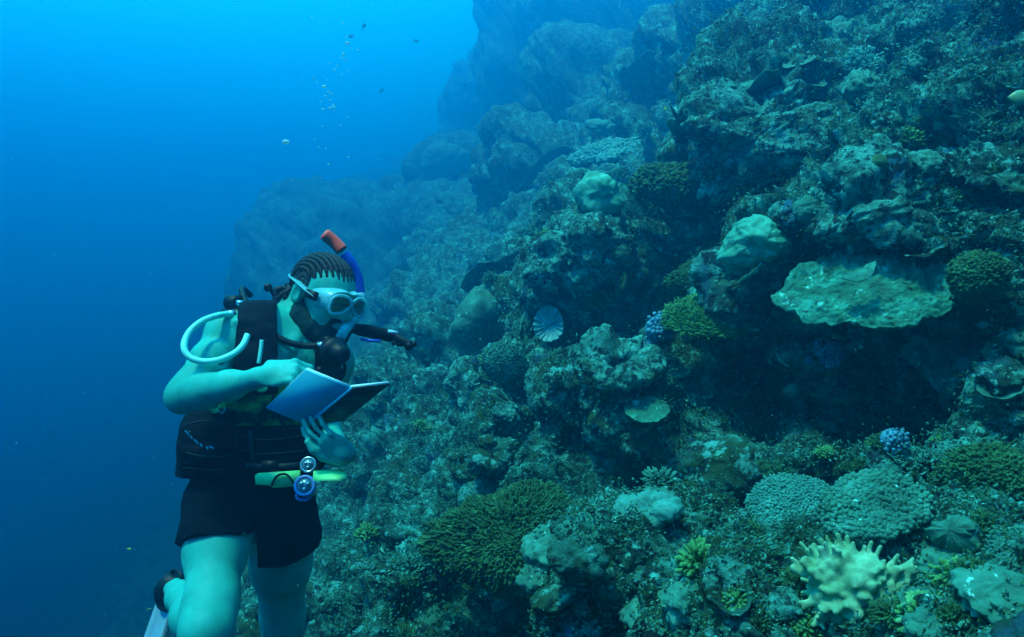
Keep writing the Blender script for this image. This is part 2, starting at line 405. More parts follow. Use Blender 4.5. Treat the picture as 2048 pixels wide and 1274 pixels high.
M_reef = mat_noise('reef_rock', [(.30, (.004, .028, .024)), (.44, (.010, .090, .066)), (.53, (.024, .21, .15)), (.61, (.045, .42, .33)), (.72, (.10, .72, .62))],
    scale=7.5, detail=12, rough=.85, bump=1.0, bump_scale=80, spec=.2, dist=.025,
    patch=[(2.2, .50, .60, (.016, .085, .030)), (3.1, .60, .68, (.014, .13, .20)), (5., .58, .68, (.010, .05, .018)), (11., .56, .62, (.004, .02, .02)), (14., .58, .66, (.08, .58, .50)), (24., .57, .63, (.006, .04, .034)), (33., .59, .65, (.08, .58, .48)), (42., .65, .71, (.10, .68, .58))])
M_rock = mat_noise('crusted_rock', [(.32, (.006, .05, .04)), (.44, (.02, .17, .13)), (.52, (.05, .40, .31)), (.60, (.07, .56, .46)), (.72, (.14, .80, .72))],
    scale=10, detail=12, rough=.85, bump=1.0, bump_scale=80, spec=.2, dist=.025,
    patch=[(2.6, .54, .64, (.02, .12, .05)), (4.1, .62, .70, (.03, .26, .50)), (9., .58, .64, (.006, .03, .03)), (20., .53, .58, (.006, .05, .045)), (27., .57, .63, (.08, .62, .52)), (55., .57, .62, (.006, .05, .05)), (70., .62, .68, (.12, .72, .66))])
reef = mesh_np('reef_terrain', tv, Q_, None, M_reef); reef['kind'] = 'structure'
reef_bvh = BVHTree.FromPolygons([tuple(v) for v in tv[::1]], Q_.tolist()) if len(Q_) < 10 else None
def hit(px, py):
    """the first point of the slope in a viewing direction, and its normal"""
    dg = bpy.context.evaluated_depsgraph_get() if False else None
    ok, loc, nor, i = reef.ray_cast(Vector((0, 0, 0)), ray(px, py).normalized())
    if not ok: t = min(30, plane_t(px, py)); return Vector(ray(px, py))*t, Vector(NH)
    if nor.dot(ray(px, py)) > 0: nor = -nor
    return loc, nor
# ------------------------------------------------------------------ corals
bpy.context.view_layer.update()
SKIN_UP = Vector((0, 0, 1))
def V3(*a): return Vector(a)
def frame(n, hint=(0, 0, 1)):
    n = Vector(n).normalized(); h = Vector(hint)
    if abs(n.dot(h)) > .95: h = Vector((1, 0, 0))
    a = h.cross(n).normalized(); b = n.cross(a); return a, b, n
def spikes(base, dirs, length, rad, k=5, tip=.45, bend=None):
    """many tapered twigs at once: returns verts, quads, tris"""
    base = np.asarray(base, float); dirs = np.asarray(dirs, float); n = len(base)
    dirs = dirs/(np.linalg.norm(dirs, axis=1)[:, None]+1e-9)
    length = np.broadcast_to(length, n); rad = np.broadcast_to(rad, n)
    h = np.where(np.abs(dirs[:, 2:3]) > .9, np.array([[1., 0, 0]]), np.array([[0, 0, 1.]]))
    a = np.cross(dirs, h); a /= np.linalg.norm(a, axis=1)[:, None]; b = np.cross(dirs, a)
    bd = np.zeros_like(dirs) if bend is None else bend
    rings = []
    for s_, r_ in ((0, 1.0), (.5, .85), (.9, tip*1.3), (1.0, tip*.35)):
        c = base+dirs*(length*s_)[:, None]+bd*(length*s_*s_)[:, None]
        for j in range(k):
            th = 2*math.pi*j/k; rings.append(c+(a*math.cos(th)+b*math.sin(th))*(rad*r_)[:, None])
    v = np.stack(rings, 1).reshape(-1, 3)              # n x (4k)
    q = []
    for i in range(3):
        for j in range(k): q.append((i*k+j, i*k+(j+1) % k, (i+1)*k+(j+1) % k, (i+1)*k+j))
    t = [(3*k, 3*k+j, 3*k+j+1) for j in range(1, k-1)]
    off = np.arange(n)[:, None, None]*4*k
    return v, (np.array(q)[None]+off).reshape(-1, 4), (np.array(t)[None]+off).reshape(-1, 3)
def project(outline, anchor, n):
    n = Vector(n).normalized(); pts = []
    for px, py in outline:
        d = ray(px, py); assert d.normalized().dot(n) < -.15, (px, py)
        t = anchor.dot(n)/d.dot(n); pts.append(d*t)
    return pts
def polar(outline3, c, a, b, nth):
    ang = []; rad = []
    for p in outline3:
        e = p-c; ang.append(math.atan2(e.dot(b), e.dot(a))); rad.append(math.hypot(e.dot(a), e.dot(b)))
    o = np.argsort(ang); ang = np.array(ang)[o]; rad = np.array(rad)[o]
    th = np.linspace(-math.pi, math.pi, nth, endpoint=False)
    r = np.interp(th, np.concatenate([ang-2*math.pi, ang, ang+2*math.pi]), np.tile(rad, 3))
    return th, r
def anchor_at(px, py, lift=0.0):
    p, n = hit(px, py); d = ray(px, py).normalized(); return p-d*lift, n, p.length
def plate(name, outline, at, n, mat, th=.02, bowl=.1, wav=.02, wscale=.15, lift=.05, edge=.05, rough=.004, core=.10, twigs=None, nth=200, nr=46, fine=.004, parent=None, seed=0, hold=True, drop=0.):
    A, _, dist = anchor_at(*at, lift=lift); n = Vector(n).normalized(); o3 = project(outline, A, n)
    c = sum(o3, Vector())/len(o3); a, b, n = frame(n); t_, r_ = polar(o3, c, a, b, nth)
    r_ = r_*(1+edge*perlin(np.stack([np.cos(t_)*3.1+seed, np.sin(t_)*3.1, t_*0], 1))+edge*.6*perlin(np.stack([np.cos(t_)*9+seed, np.sin(t_)*9, t_*0], 1)))
    rho = np.sqrt(np.linspace(0, 1, nr))[:, None]*np.ones((1, nth)); rr = rho*r_[None]; Rm = r_.mean()
    x = rr*np.cos(t_)[None]; y = rr*np.sin(t_)[None]
    A_, B_, N_, C_ = (np.array(q) for q in (a, b, n, c))
    base = C_+x[..., None]*A_+y[..., None]*B_
    f = base.reshape(-1, 3)
    z = bowl*Rm*rho**2+(wav*perlin(f/wscale+seed)*1.2*(.3+.7*rho.ravel())).reshape(rho.shape)-drop*Rm*rho**4
    det = (rough*(perlin(f/.045+seed)+.6*perlin(f/.018))+fine*(.5-worley(f/.012)) if fine else rough*perlin(f/.04)).reshape(rho.shape)
    thk = th*(1-rho**3*.75)+core*Rm*np.clip(1-rho*1.5, 0, 1)**1.3
    top = base+(z+det)[..., None]*N_; bot = base+(z-thk)[..., None]*N_
    v = np.concatenate([top.reshape(-1, 3), bot.reshape(-1, 3)]); m = nr*nth
    I = np.arange(m).reshape(nr, nth); J = np.roll(I, -1, 1)
    q1 = np.stack([I[:-1], I[1:], J[1:], J[:-1]], -1).reshape(-1, 4)
    q2 = q1[:, ::-1]+m; q3 = np.stack([I[-1], I[-1]+m, J[-1]+m, J[-1]], -1)
    mb = MB(); mb.add(v, np.concatenate([q1, q2, q3]))
    if twigs:
        N, L, rad, spread = twigs; rg = np.random.default_rng(seed+5)
        ri = np.sqrt(rg.uniform(.0, 1.02, N)); ti = rg.integers(0, nth, N); R_ = ri*r_[ti]
        X = R_*np.cos(t_[ti]); Y = R_*np.sin(t_[ti]); zi = z[np.clip((ri**2*(nr-1)).astype(int), 0, nr-1), ti]
        p = C_+X[:, None]*A_+Y[:, None]*B_+zi[:, None]*N_
        out = (A_*np.cos(t_[ti])[:, None]+B_*np.sin(t_[ti])[:, None])*(ri**2*spread)[:, None]
        d = N_+out+rg.normal(size=(N, 3))*.22
        mb.add(*spikes(p-N_*.004, d, L*rg.uniform(.6, 1.25, N), rad*rg.uniform(.75, 1.25, N), k=5, tip=.7))
    o = mb.build(name, mat, parent); rebase(o, c); return o
def dome(name, outline, at, mat, depth=.7, lift=.0, lump=.03, lscale=.12, fine=.004, fscale=.03, seed=0, nth=160, nr=50, sharp=.5, facing=None, wlump=0., wls=.06, twigs=None, edge=.0, ridge=None, rocky=0.):
    """a solid head whose outline, seen from the front, follows the given points"""
    A, nn, dist = anchor_at(*at, lift=lift)
    n = Vector(facing) if facing else -ray(*at); n.normalize(); o3 = project(outline, A, n); c = sum(o3, Vector())/len(o3)
    a, b, n = frame(n); t_, r_ = polar(o3, c, a, b, nth); Rm = r_.mean()
    if edge: r_ = r_*(1+edge*perlin(np.stack([np.cos(t_)*5+seed, np.sin(t_)*5, t_*0], 1)))
    ph = np.linspace(0, math.pi, nr)[:, None]*np.ones((1, nth)); rho = np.sin(ph)**.9; zz = np.cos(ph)
    A_, B_, N_, C_ = (np.array(q) for q in (a, b, n, c))
    v = (C_+(rho*r_*np.cos(t_))[..., None]*A_+(rho*r_*np.sin(t_))[..., None]*B_+(np.sign(zz)*np.abs(zz)**(2*sharp)*depth*Rm)[..., None]*N_).reshape(-1, 3)
    d = v-C_; dn = d/(np.linalg.norm(d, axis=1)[:, None]+1e-9)
    w = np.stack([perlin(v/.3+s_) for s_ in (1, 2, 3)], 1)*.04
    h = lump*perlin((v+w)/lscale+seed)*1.3+fine*(perlin(v/fscale+seed)+.5*perlin(v/(fscale*.4)))
    if wlump: h = h+wlump*(.6-worley((v+w)/wls+seed))
    if ridge: h = h+ridge[0]*(1-np.abs(perlin((v+w)/ridge[1]+seed))*3)
    if rocky: h = h+rocky*(terrain_detail(v, np.full(len(v), dist))+.03)
    v = v+dn*h[:, None]
    I = np.arange(nr*nth).reshape(nr, nth); J = np.roll(I, -1, 1); q = np.stack([I[:-1], I[1:], J[1:], J[:-1]], -1).reshape(-1, 4)
    mb = MB(); mb.add(v, q)
    if twigs:
        N, L, rad = twigs; rg = np.random.default_rng(seed+9); k_ = rg.integers(nth, nr*nth*6//10, N)
        mb.add(*spikes(v[k_]+rg.normal(size=(N, 3))*.002-dn[k_]*.004, dn[k_]+rg.normal(size=(N, 3))*.35, L*rg.uniform(.5, 1.3, N), rad*rg.uniform(.7, 1.3, N), k=5, tip=.7))
    o = mb.build(name, mat); rebase(o, c); return o
def coral(o, label, cat='coral', group=None): return tag(o, label, cat, group)
# colours as they are in this light: teal, olive, violet-blue
M_plate = mat_noise('plate_coral_skin', [(.35, (.006, .11, .070)), (.52, (.010, .20, .135)), (.66, (.03, .40, .30))], scale=16, detail=9, rough=.8, bump=.6, bump_scale=150, dist=.006,
    patch=[(7, .56, .66, (.02, .16, .12)), (30, .63, .68, (.10, .70, .60)), (18, .62, .68, (.006, .04, .035))])
M_boulder = mat_noise('boulder_coral_skin', [(.3, (.02, .26, .18)), (.6, (.04, .42, .30)), (.8, (.12, .66, .54))], scale=9, detail=7, rough=.75, bump=.35, bump_scale=260, dist=.003)
M_dull = mat_noise('dull_coral_skin', [(.3, (.012, .11, .08)), (.55, (.025, .22, .16)), (.75, (.06, .40, .32))], scale=12, detail=9, rough=.85, bump=.6, bump_scale=150, dist=.006,
    patch=[(40, .64, .70, (.2, .85, .75))])
M_olive = mat_noise('olive_coral_skin', [(.3, (.008, .055, .022)), (.55, (.018, .13, .05)), (.72, (.05, .30, .14))], scale=20, detail=8, rough=.85, bump=.6, bump_scale=150, dist=.006)
M_green = mat_noise('green_coral_skin', [(.3, (.02, .14, .04)), (.55, (.045, .28, .09)), (.75, (.12, .50, .24))], scale=22, detail=6, rough=.8, bump=.5, bump_scale=150, dist=.004)
M_pale = mat_noise('pale_coral_skin', [(.3, (.04, .30, .26)), (.6, (.08, .50, .44)), (.8, (.2, .80, .74))], scale=25, detail=6, rough=.75, bump=.4, bump_scale=200, dist=.003)
M_teal = mat_noise('teal_table_skin', [(.3, (.02, .20, .16)), (.6, (.035, .30, .25)), (.8, (.10, .5, .45))], scale=20, detail=6, rough=.8, bump=.4, bump_scale=200, dist=.003)
M_leather = mat_noise('finger_coral_skin', [(.3, (.07, .25, .12)), (.55, (.13, .42, .24)), (.7, (.24, .62, .40))], scale=22, detail=8, rough=.8, bump=.5, bump_scale=260, dist=.004)
M_violet = mat_noise('violet_coral_skin', [(.3, (.02, .13, .20)), (.6, (.05, .30, .42)), (.8, (.16, .60, .75))], scale=30, detail=6, rough=.7, bump=.4, bump_scale=200, dist=.003)
M_smooth = mat_noise('smooth_rock', [(.3, (.02, .20, .17)), (.6, (.035, .30, .25)), (.8, (.05, .40, .34))], scale=5, detail=7, rough=.85, bump=.4, bump_scale=90, dist=.006)
M_cream = mat_noise('bright_crust', [(.3, (.03, .25, .20)), (.5, (.08, .48, .42)), (.7, (.20, .80, .72))], scale=18, detail=10, rough=.8, bump=.8, bump_scale=90, dist=.012,
    patch=[(6, .55, .62, (.02, .14, .09)), (9, .58, .64, (.05, .35, .60))])
TILT = (-.38, -.62, .68)
# the big plate
coral(plate('plate_coral', [(1535, 598), (1560, 560), (1600, 525), (1660, 500), (1740, 485), (1830, 490), (1930, 510), (1945, 540), (1905, 575), (1895, 600), (1850, 625), (1800, 645), (1740, 648), (1690, 640), (1615, 640), (1590, 615)],
    (1740, 560), TILT, M_plate, th=.050, bowl=-.05, wav=.040, wscale=.17, lift=.30, edge=.07, rough=.014, fine=.009, core=.5, seed=1, nth=320, nr=80, drop=.05),
    'largest flat plate coral, a broad teal shelf jutting over a dark hollow')
coral(plate('small_plate_coral', [(1683, 548), (1700, 540), (1725, 530), (1752, 522), (1748, 535), (1735, 548), (1712, 554), (1692, 553)], (1718, 540), (-.3, -.5, .8), M_plate, th=.012, lift=.46, bowl=.05, core=.2, seed=2, nth=80, nr=20),
    'small curled plate growing on top of the largest plate coral')
coral(plate('ribbed_plate_coral', [(1800, 700), (1860, 660), (1930, 655), (1985, 668), (1960, 705), (1940, 740), (1915, 775), (1890, 797), (1868, 775), (1845, 745), (1820, 725)], (1900, 715), (-.55, -.72, .42), M_plate, th=.02, lift=.10, bowl=.08, wav=.02, edge=.08, rough=.01, core=.4, seed=3),
    'tilted plate coral with a ragged edge, below and beside the largest plate')
coral(plate('fan_plate_coral', [(1890, 325), (1940, 300), (2000, 288), (2060, 300), (2090, 340), (2040, 385), (1990, 372), (1940, 372), (1905, 350)], (1980, 335), (-.50, -.66, .55), M_reef, th=.03, lift=.04, bowl=.05, wav=.04, edge=.22, rough=.025, core=.4, seed=4),
    'jagged blue-green plate coral under the dark overhang at the frame edge')
coral(dome('boulder_coral', [(1432, 522), (1442, 495), (1462, 462), (1492, 438), (1525, 436), (1553, 455), (1572, 470), (1590, 482), (1586, 497), (1560, 508), (1520, 520), (1475, 532)], (1510, 495), M_boulder,
    depth=.75, lift=.06, lump=.012, lscale=.08, fine=.006, fscale=.02, seed=11, ridge=(.006, .07), wlump=.016, wls=.045), 'smooth bright green boulder coral shaped like a domed cap')
coral(dome('lobed_boulder_coral', [(1157, 405), (1160, 372), (1180, 348), (1200, 350), (1222, 362), (1240, 385), (1246, 402), (1236, 418), (1200, 425), (1168, 425)], (1205, 400), M_boulder,
    depth=.8, lift=.10, lump=.025, lscale=.12, fine=.006, fscale=.03, seed=12, ridge=(.02, .16)), 'knobbly boulder coral with a pale notched top, at the crest of a rock')
coral(dome('pale_lobed_coral', [(1240, 1030), (1252, 1005), (1275, 985), (1310, 975), (1345, 985), (1362, 1005), (1370, 1022), (1364, 1040), (1335, 1050), (1300, 1055), (1262, 1058), (1243, 1048)], (1310, 1020), M_teal,
    depth=.50, lift=.04, lump=.03, lscale=.075, fine=.005, fscale=.02, seed=13, rocky=.3, wlump=.03, wls=.06, facing=(-.3, -.8, .5)), 'pale smooth coral head with rounded lobes, low on the slope')
coral(dome('fuzzy_boulder_coral', [(918, 1000), (925, 975), (950, 962), (980, 965), (1002, 985), (1000, 1005), (975, 1018), (940, 1020)], (960, 995), M_teal,
    depth=.7, lift=.05, lump=.01, lscale=.08, fine=.004, fscale=.012, seed=14, twigs=(900, .010, .003)), 'fine-grained pale dome coral above the big bushy mound')
coral(dome('bushy_coral_mound', [(862, 1110), (880, 1060), (930, 1025), (1000, 1000), (1080, 995), (1150, 1010), (1200, 1050), (1205, 1110), (1160, 1150), (1100, 1175), (1040, 1185), (980, 1165), (920, 1150)], (1030, 1090), M_olive,
    depth=.45, lift=.10, lump=.05, lscale=.16, fine=.012, fscale=.03, seed=15, twigs=(9000, .030, .0045), nth=260, nr=90, wlump=.02, wls=.05, edge=.06, facing=(-.35, -.75, .56)), 'wide dark olive mound of bushy coral with ragged lower edge')
coral(plate('table_coral', [(1493, 1020), (1510, 980), (1550, 953), (1600, 958), (1650, 975), (1690, 1000), (1700, 1030), (1665, 1055), (1620, 1066), (1560, 1074), (1510, 1066), (1495, 1045)], (1590, 1015), (-.25, -.70, .66), M_teal,
    th=.016, lift=.11, bowl=.10, wav=.006, edge=.05, rough=.002, fine=.010, core=.35, twigs=(2600, .011, .0042, .9), seed=21, nth=240, nr=60), 'pale blue-veined table coral, the rounder of two that overlap')
coral(plate('table_coral', [(1640, 1035), (1660, 1000), (1690, 970), (1740, 958), (1790, 965), (1825, 990), (1850, 1010), (1840, 1040), (1800, 1060), (1750, 1070), (1700, 1068), (1662, 1062)], (1745, 1015), (-.20, -.66, .72), M_dull,
    th=.018, lift=.15, bowl=.02, wav=.012, edge=.09, rough=.004, fine=.006, core=.3, twigs=(2600, .020, .0055, .7), seed=22, nth=240, nr=50), 'duller stubbly table coral with fringed edge, overlapping the veined one')
coral(plate('green_bush_coral', [(1335, 640), (1340, 612), (1370, 597), (1420, 592), (1470, 600), (1508, 615), (1505, 635), (1480, 650), (1430, 655), (1375, 656)], (1420, 625), (-.15, -.62, .77), M_green,
    th=.03, lift=.10, bowl=-.25, wav=.012, edge=.08, rough=.006, core=.5, twigs=(3200, .040, .0042, 1.1), seed=23), 'yellow-green bushy table coral overhanging a dark hollow')
coral(plate('distant_table_coral', [(1138, 322), (1160, 308), (1200, 297), (1250, 290), (1300, 284), (1322, 290), (1300, 304), (1240, 312), (1190, 322), (1150, 332)], (1230, 306), (-.20, -.66, .72), M_pale,
    th=.05, lift=.3, bowl=.02, wav=.04, wscale=.5, edge=.06, rough=.01, core=.3, twigs=(1500, .085, .022, .5), seed=24), 'long low table coral with glittering pale branch tips')
coral(plate('low_plate_coral', [(1248, 818), (1262, 802), (1290, 793), (1318, 800), (1342, 820), (1330, 838), (1300, 848), (1270, 842)], (1295, 822), (-.35, -.70, .62), M_plate, th=.018, lift=.08, bowl=.05, edge=.08, core=.4, seed=25),
    'small rounded plate coral under the whitish rock, above deep shade')
coral(dome('smooth_leaning_rock', [(938, 690), (945, 640), (965, 600), (985, 582), (1010, 580), (1012, 610), (1000, 640), (985, 680), (968, 720), (945, 722)], (975, 650), M_dull, depth=.7, lift=.0, rocky=.7, lump=.02, lscale=.3, fine=.004, seed=16),
    'tall smooth leaning rock with few growths, beside the leaf-shaped coral', 'rock')
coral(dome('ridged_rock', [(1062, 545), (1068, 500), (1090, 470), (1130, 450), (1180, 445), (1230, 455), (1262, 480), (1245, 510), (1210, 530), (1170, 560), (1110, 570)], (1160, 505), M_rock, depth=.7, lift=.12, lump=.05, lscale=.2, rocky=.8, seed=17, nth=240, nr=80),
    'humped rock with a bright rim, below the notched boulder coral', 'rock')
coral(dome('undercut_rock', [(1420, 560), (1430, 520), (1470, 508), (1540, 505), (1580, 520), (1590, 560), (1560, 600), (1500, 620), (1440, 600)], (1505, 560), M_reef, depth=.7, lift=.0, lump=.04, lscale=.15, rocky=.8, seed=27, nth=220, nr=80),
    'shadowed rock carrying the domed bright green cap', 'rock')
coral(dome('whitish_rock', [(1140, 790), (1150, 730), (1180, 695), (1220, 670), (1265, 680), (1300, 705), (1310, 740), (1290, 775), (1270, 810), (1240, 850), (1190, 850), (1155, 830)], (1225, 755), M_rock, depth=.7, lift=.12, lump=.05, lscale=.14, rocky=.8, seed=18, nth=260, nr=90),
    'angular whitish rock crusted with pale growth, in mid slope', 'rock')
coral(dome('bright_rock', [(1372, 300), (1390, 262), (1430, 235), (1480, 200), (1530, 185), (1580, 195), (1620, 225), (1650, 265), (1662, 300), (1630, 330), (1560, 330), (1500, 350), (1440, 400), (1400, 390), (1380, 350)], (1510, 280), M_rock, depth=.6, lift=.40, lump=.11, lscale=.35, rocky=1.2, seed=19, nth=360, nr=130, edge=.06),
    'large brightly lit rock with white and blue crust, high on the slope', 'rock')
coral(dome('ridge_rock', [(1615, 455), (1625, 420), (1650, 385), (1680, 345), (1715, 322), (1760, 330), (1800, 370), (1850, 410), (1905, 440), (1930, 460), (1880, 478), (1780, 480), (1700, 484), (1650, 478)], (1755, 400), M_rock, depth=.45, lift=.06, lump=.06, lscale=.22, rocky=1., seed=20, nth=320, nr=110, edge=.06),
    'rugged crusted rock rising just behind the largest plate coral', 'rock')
coral(dome('pinnacle_coral', [(1585, 430), (1588, 405), (1605, 392), (1630, 392), (1645, 410), (1640, 435), (1610, 445)], (1612, 420), M_dull, depth=.8, lift=.06, lump=.01, fine=.005, seed=26), 'round coral head with a pale sprig on top, beside the domed cap')
# domes that stand free in the haze
for k, (px, py, rx, ry, lab, cat) in enumerate([
    (895, 327, 34, 27, 'smooth hazy boulder coral alone near the reef edge', 'coral'), (1212, 256, 24, 15, 'pale oval coral head in the haze above the long table coral', 'coral'),
    (1350, 372, 70, 30, 'low olive coral mound behind the bright rock', 'coral'), (1525, 305, 28, 16, 'small green dome coral on the shaded side of the bright rock', 'coral'),
    (1500, 198, 26, 15, 'small rounded coral on top of the bright rock', 'coral'), (1385, 560, 55, 32, 'yellowish coral mound above the green bushy table', 'coral'),
    (1735, 340, 32, 22, 'brownish coral cone capping the rugged rock', 'coral'), (1240, 360, 26, 30, 'speckled coral head beside the notched boulder coral', 'coral'),
    (1010, 720, 48, 36, 'grainy round coral below the smooth leaning rock', 'coral'), (935, 790, 34, 60, 'tall rounded coral lump on the shaded slope edge', 'coral'),
    (1680, 75, 50, 26, 'dim mushroom-shaped coral under the upper ledge', 'coral'), (1160, 1115, 34, 26, 'rounded stone at the end of the bushy mound', 'rock'),
    (1582, 780, 15, 16, 'tiny pale oval sponge in the dark hollow', 'sponge'), (1960, 560, 60, 40, 'olive boulder coral beyond the largest plate', 'coral'),
    (1990, 955, 90, 55, 'broad dark dome coral at the frame edge, above the banded rocks', 'coral'), (1900, 1060, 55, 25, 'brownish plate-like head over the finger coral', 'coral'),
    (985, 905, 40, 30, 'blunt coral hump at the top of the shaded gully', 'coral'), (1470, 945, 60, 30, 'low green coral hump beyond the pale lobed head', 'coral')]):
    ol = [(px+rx*math.cos(a_), py-ry*math.sin(a_)) for a_ in np.linspace(0, 2*math.pi, 14, endpoint=False)]
    dd = hit(px, py)[0].length; mt = [M_dull, M_teal, M_olive, M_dull, M_dull, M_olive, M_olive, M_dull, M_dull, M_rock, M_dull, M_reef, M_dull, M_olive, M_olive, M_dull, M_reef, M_reef][k]
    rk = .75 if k not in (2, 5, 7, 8, 14, 12, 13) else 0
    tw = {2: (2500, .05, .012), 5: (2200, .02, .004), 7: (900, .03, .008), 8: (1500, .012, .004), 14: (2500, .012, .004), 13: (2600, .016, .005)}.get(k)
    nm = {'rock': 'rounded_rock', 'sponge': 'sponge'}.get(cat, 'dome_coral')
    coral(dome(nm, ol, (px, py), mt, depth=.8, lift=.03*dd, lump=.010*dd, lscale=.06*dd, fine=.0025*dd, fscale=.02*dd, seed=30+k, edge=.08, twigs=tw, wlump=.004*dd, wls=.03*dd, rocky=rk), lab, cat)
# leaf-shaped coral disc with ribs
def leaf_coral():
    A, n_, d_ = anchor_at(1100, 650, lift=.10); n = Vector((-.35, -.86, .30)).normalized()
    ol = [(1072, 660), (1075, 635), (1088, 618), (1102, 614), (1116, 624), (1127, 645), (1127, 665), (1115, 680), (1098, 685), (1082, 678)]
    o3 = project(ol, A, n); c = sum(o3, Vector())/len(o3); a, b, n = frame(n); nth, nr = 240, 30; t_, r_ = polar(o3, c, a, b, nth)
    r_ = r_*(1+.06*np.abs(np.sin(t_*8.5))); rho = np.linspace(0, 1, nr)[:, None]*np.ones((1, nth))
    rib = np.clip(np.cos(t_*17+.8*np.sin(t_*3)+rho*1.5), 0, 1)**6*.016*rho+np.clip(1-np.abs(np.sin(t_[None]-.5))*9, 0, 1)*.008
    A_, B_, N_, C_ = (np.array(q) for q in (a, b, n, c))
    base = C_+(rho*r_*np.cos(t_))[..., None]*A_+(rho*r_*np.sin(t_))[..., None]*B_; z = .05*rho**2*.5+.004*perlin(base.reshape(-1, 3)/.03).reshape(rho.shape)
    top = base+(z+rib)[..., None]*N_; bot = base+(z-.006-.03*np.clip(1-rho*2, 0, 1))[..., None]*N_; m = nr*nth
    I = np.arange(m).reshape(nr, nth); J = np.roll(I, -1, 1); q1 = np.stack([I[:-1], I[1:], J[1:], J[:-1]], -1).reshape(-1, 4)
    o = mesh_np('leaf_coral', np.concatenate([top.reshape(-1, 3), bot.reshape(-1, 3)]), np.concatenate([q1, q1[:, ::-1]+m, np.stack([I[-1], I[-1]+m, J[-1]+m, J[-1]], -1)]), None, M_leaf); rebase(o, c)
    coral(o, 'pale leaf-shaped coral disc with raised branching ribs')
M_leaf = mat_noise('leaf_coral_skin', [(.3, (.04, .26, .26)), (.6, (.08, .42, .42)), (.8, (.2, .7, .7))], scale=30, detail=6, rough=.6, bump=.3, bump_scale=300, dist=.002)
leaf_coral()
# soft finger coral
def finger_coral():
    A, n_, d_ = anchor_at(1703, 1172, lift=.17); S = d_/F_PX; f = (-ray(1705, 1175)).normalized(); a, b, n = frame(f)
    W = 74*S; F_ = Field(np.array(A)-W*1.6, np.array(A)+W*1.6, .0027); rg = random.Random(5)
    M = [tuple(a), tuple(b), tuple(n)]
    F_.ell(A-n*W*.25, (W*.52, W*.52, W*.50), M, .03)
    for (x, y, z) in ((-.35, .30, .0), (.25, .36, .1), (.05, -.30, .05), (-.45, -.25, -.1), (.52, -.10, -.05), (.10, .10, .2)): F_.ell(A+a*W*x*1.15+b*W*y*1.15+n*W*z, (W*.27, W*.24, W*.38), M, .02)
    fing = []
    for i in range(210):
        th = i*2.39996; rr = math.sqrt((i+.5)/210); x, y = math.cos(th)*rr, math.sin(th)*rr
        if rr < .28 and rg.random() < .35: continue
        surf = math.sqrt(max(0, 1-rr*rr))
        wob = 1+.28*math.sin(th*3+1)+.15*math.sin(th*5); root = A+(a*x*1.12+b*y*.88)*W*.62*wob+n*W*(.42*surf-.25+.10*math.sin(x*5)*math.cos(y*6))
        d = (a*x*1.35+b*(y*1.25+.12)+n*(.15+surf*.95)+a*rg.gauss(0, .16)+b*rg.gauss(0, .16)).normalized()
        L = W*rg.choice((.16, .24, .32, .40, .50))*(.75+.45*rr); r0 = W*rg.uniform(.042, .060); mid = root+d*L*.55; tip = root+d*L+b*L*.12
        F_.chain([root-d*W*.1, mid, tip], [r0*1.3, r0, r0*1.0], .007)
        if rg.random() < .35: F_.cap(mid, mid+(d+a*rg.gauss(0, .5)+b*rg.gauss(0, .5)).normalized()*L*.4, r0*.8, r0*.75, .01)
    o = F_.mesh('finger_coral', M_leather, relax=2); rebase(o, A); coral(o, 'pale yellow-green finger coral with stubby knobs, the brightest coral', 'soft coral')
finger_coral()
# ruffled shelf corals seen edge-on
def ruffle(name, edge, at, mat, depth=.5, th=.02, amp=.03, lab='', lift=.1, seed=0, n=None):
    A, _, d_ = anchor_at(*at, lift=lift); n = Vector(n or (-.2, -.30, .93)).normalized(); e3 = project(edge, A, -ray(*at)); pts = catmull(e3, 14)
    back = (Vector((.55, .80, 0))-n*Vector((.55, .80, 0)).dot(n)).normalized(); E = np.array([tuple(p) for p in pts]); m = len(E); k = 14
    s_ = np.linspace(0, 1, k)[None, :, None]; B_ = np.array(back); N_ = np.array(n)
    end = np.sin(np.linspace(.04, math.pi-.04, m))**.35
    g = E[:, None, :]+B_*depth*s_*end[:, None, None]
    fl = g.reshape(-1, 3); w = (amp*perlin(fl*np.array([1, .35, 1])/(depth*.38)+seed)+amp*.5*perlin(fl/(depth*.16)+seed)).reshape(m, k)*(1-s_[..., 0]*.8)-depth*.30*s_[..., 0]**1.2
    g = g+w[..., None]*N_; top = g; bot = g-N_*th*(.35+s_*3.0); M_ = m*k
    I = np.arange(M_).reshape(m, k); q = np.stack([I[:-1, :-1], I[1:, :-1], I[1:, 1:], I[:-1, 1:]], -1).reshape(-1, 4)
    rim = []
    for L_ in (I[:, 0], I[::-1, -1], I[0, ::-1], I[-1, :]): rim.append(np.stack([L_[:-1], L_[:-1]+M_, L_[1:]+M_, L_[1:]], -1))
    o = mesh_np(name, np.concatenate([top.reshape(-1, 3), bot.reshape(-1, 3)]), np.concatenate([q, q[:, ::-1]+M_]+rim), None, mat); rebase(o, e3[len(e3)//2]); coral(o, lab); return o
ruffle('ruffled_coral', [(1398, 196), (1420, 184), (1445, 170), (1480, 172), (1510, 158), (1535, 148), (1560, 156)], (1470, 180), M_dull, .42, .018, .07, 'long wavy shelf coral with a bright thin edge, above the bright rock', lift=.5, seed=1)
ruffle('ruffled_coral', [(1338, 216), (1352, 224), (1370, 224), (1385, 206), (1400, 210), (1430, 209)], (1385, 212), M_pale, .35, .016, .06, 'zigzag-edged shelf coral, between the two other wavy shelves', lift=.4, seed=2)
ruffle('ruffled_coral', [(1332, 248), (1350, 247), (1372, 246), (1385, 236), (1408, 230)], (1370, 240), M_pale, .32, .016, .04, 'lowest of the three stacked wavy shelf corals near the bright rock', lift=.4, seed=3)
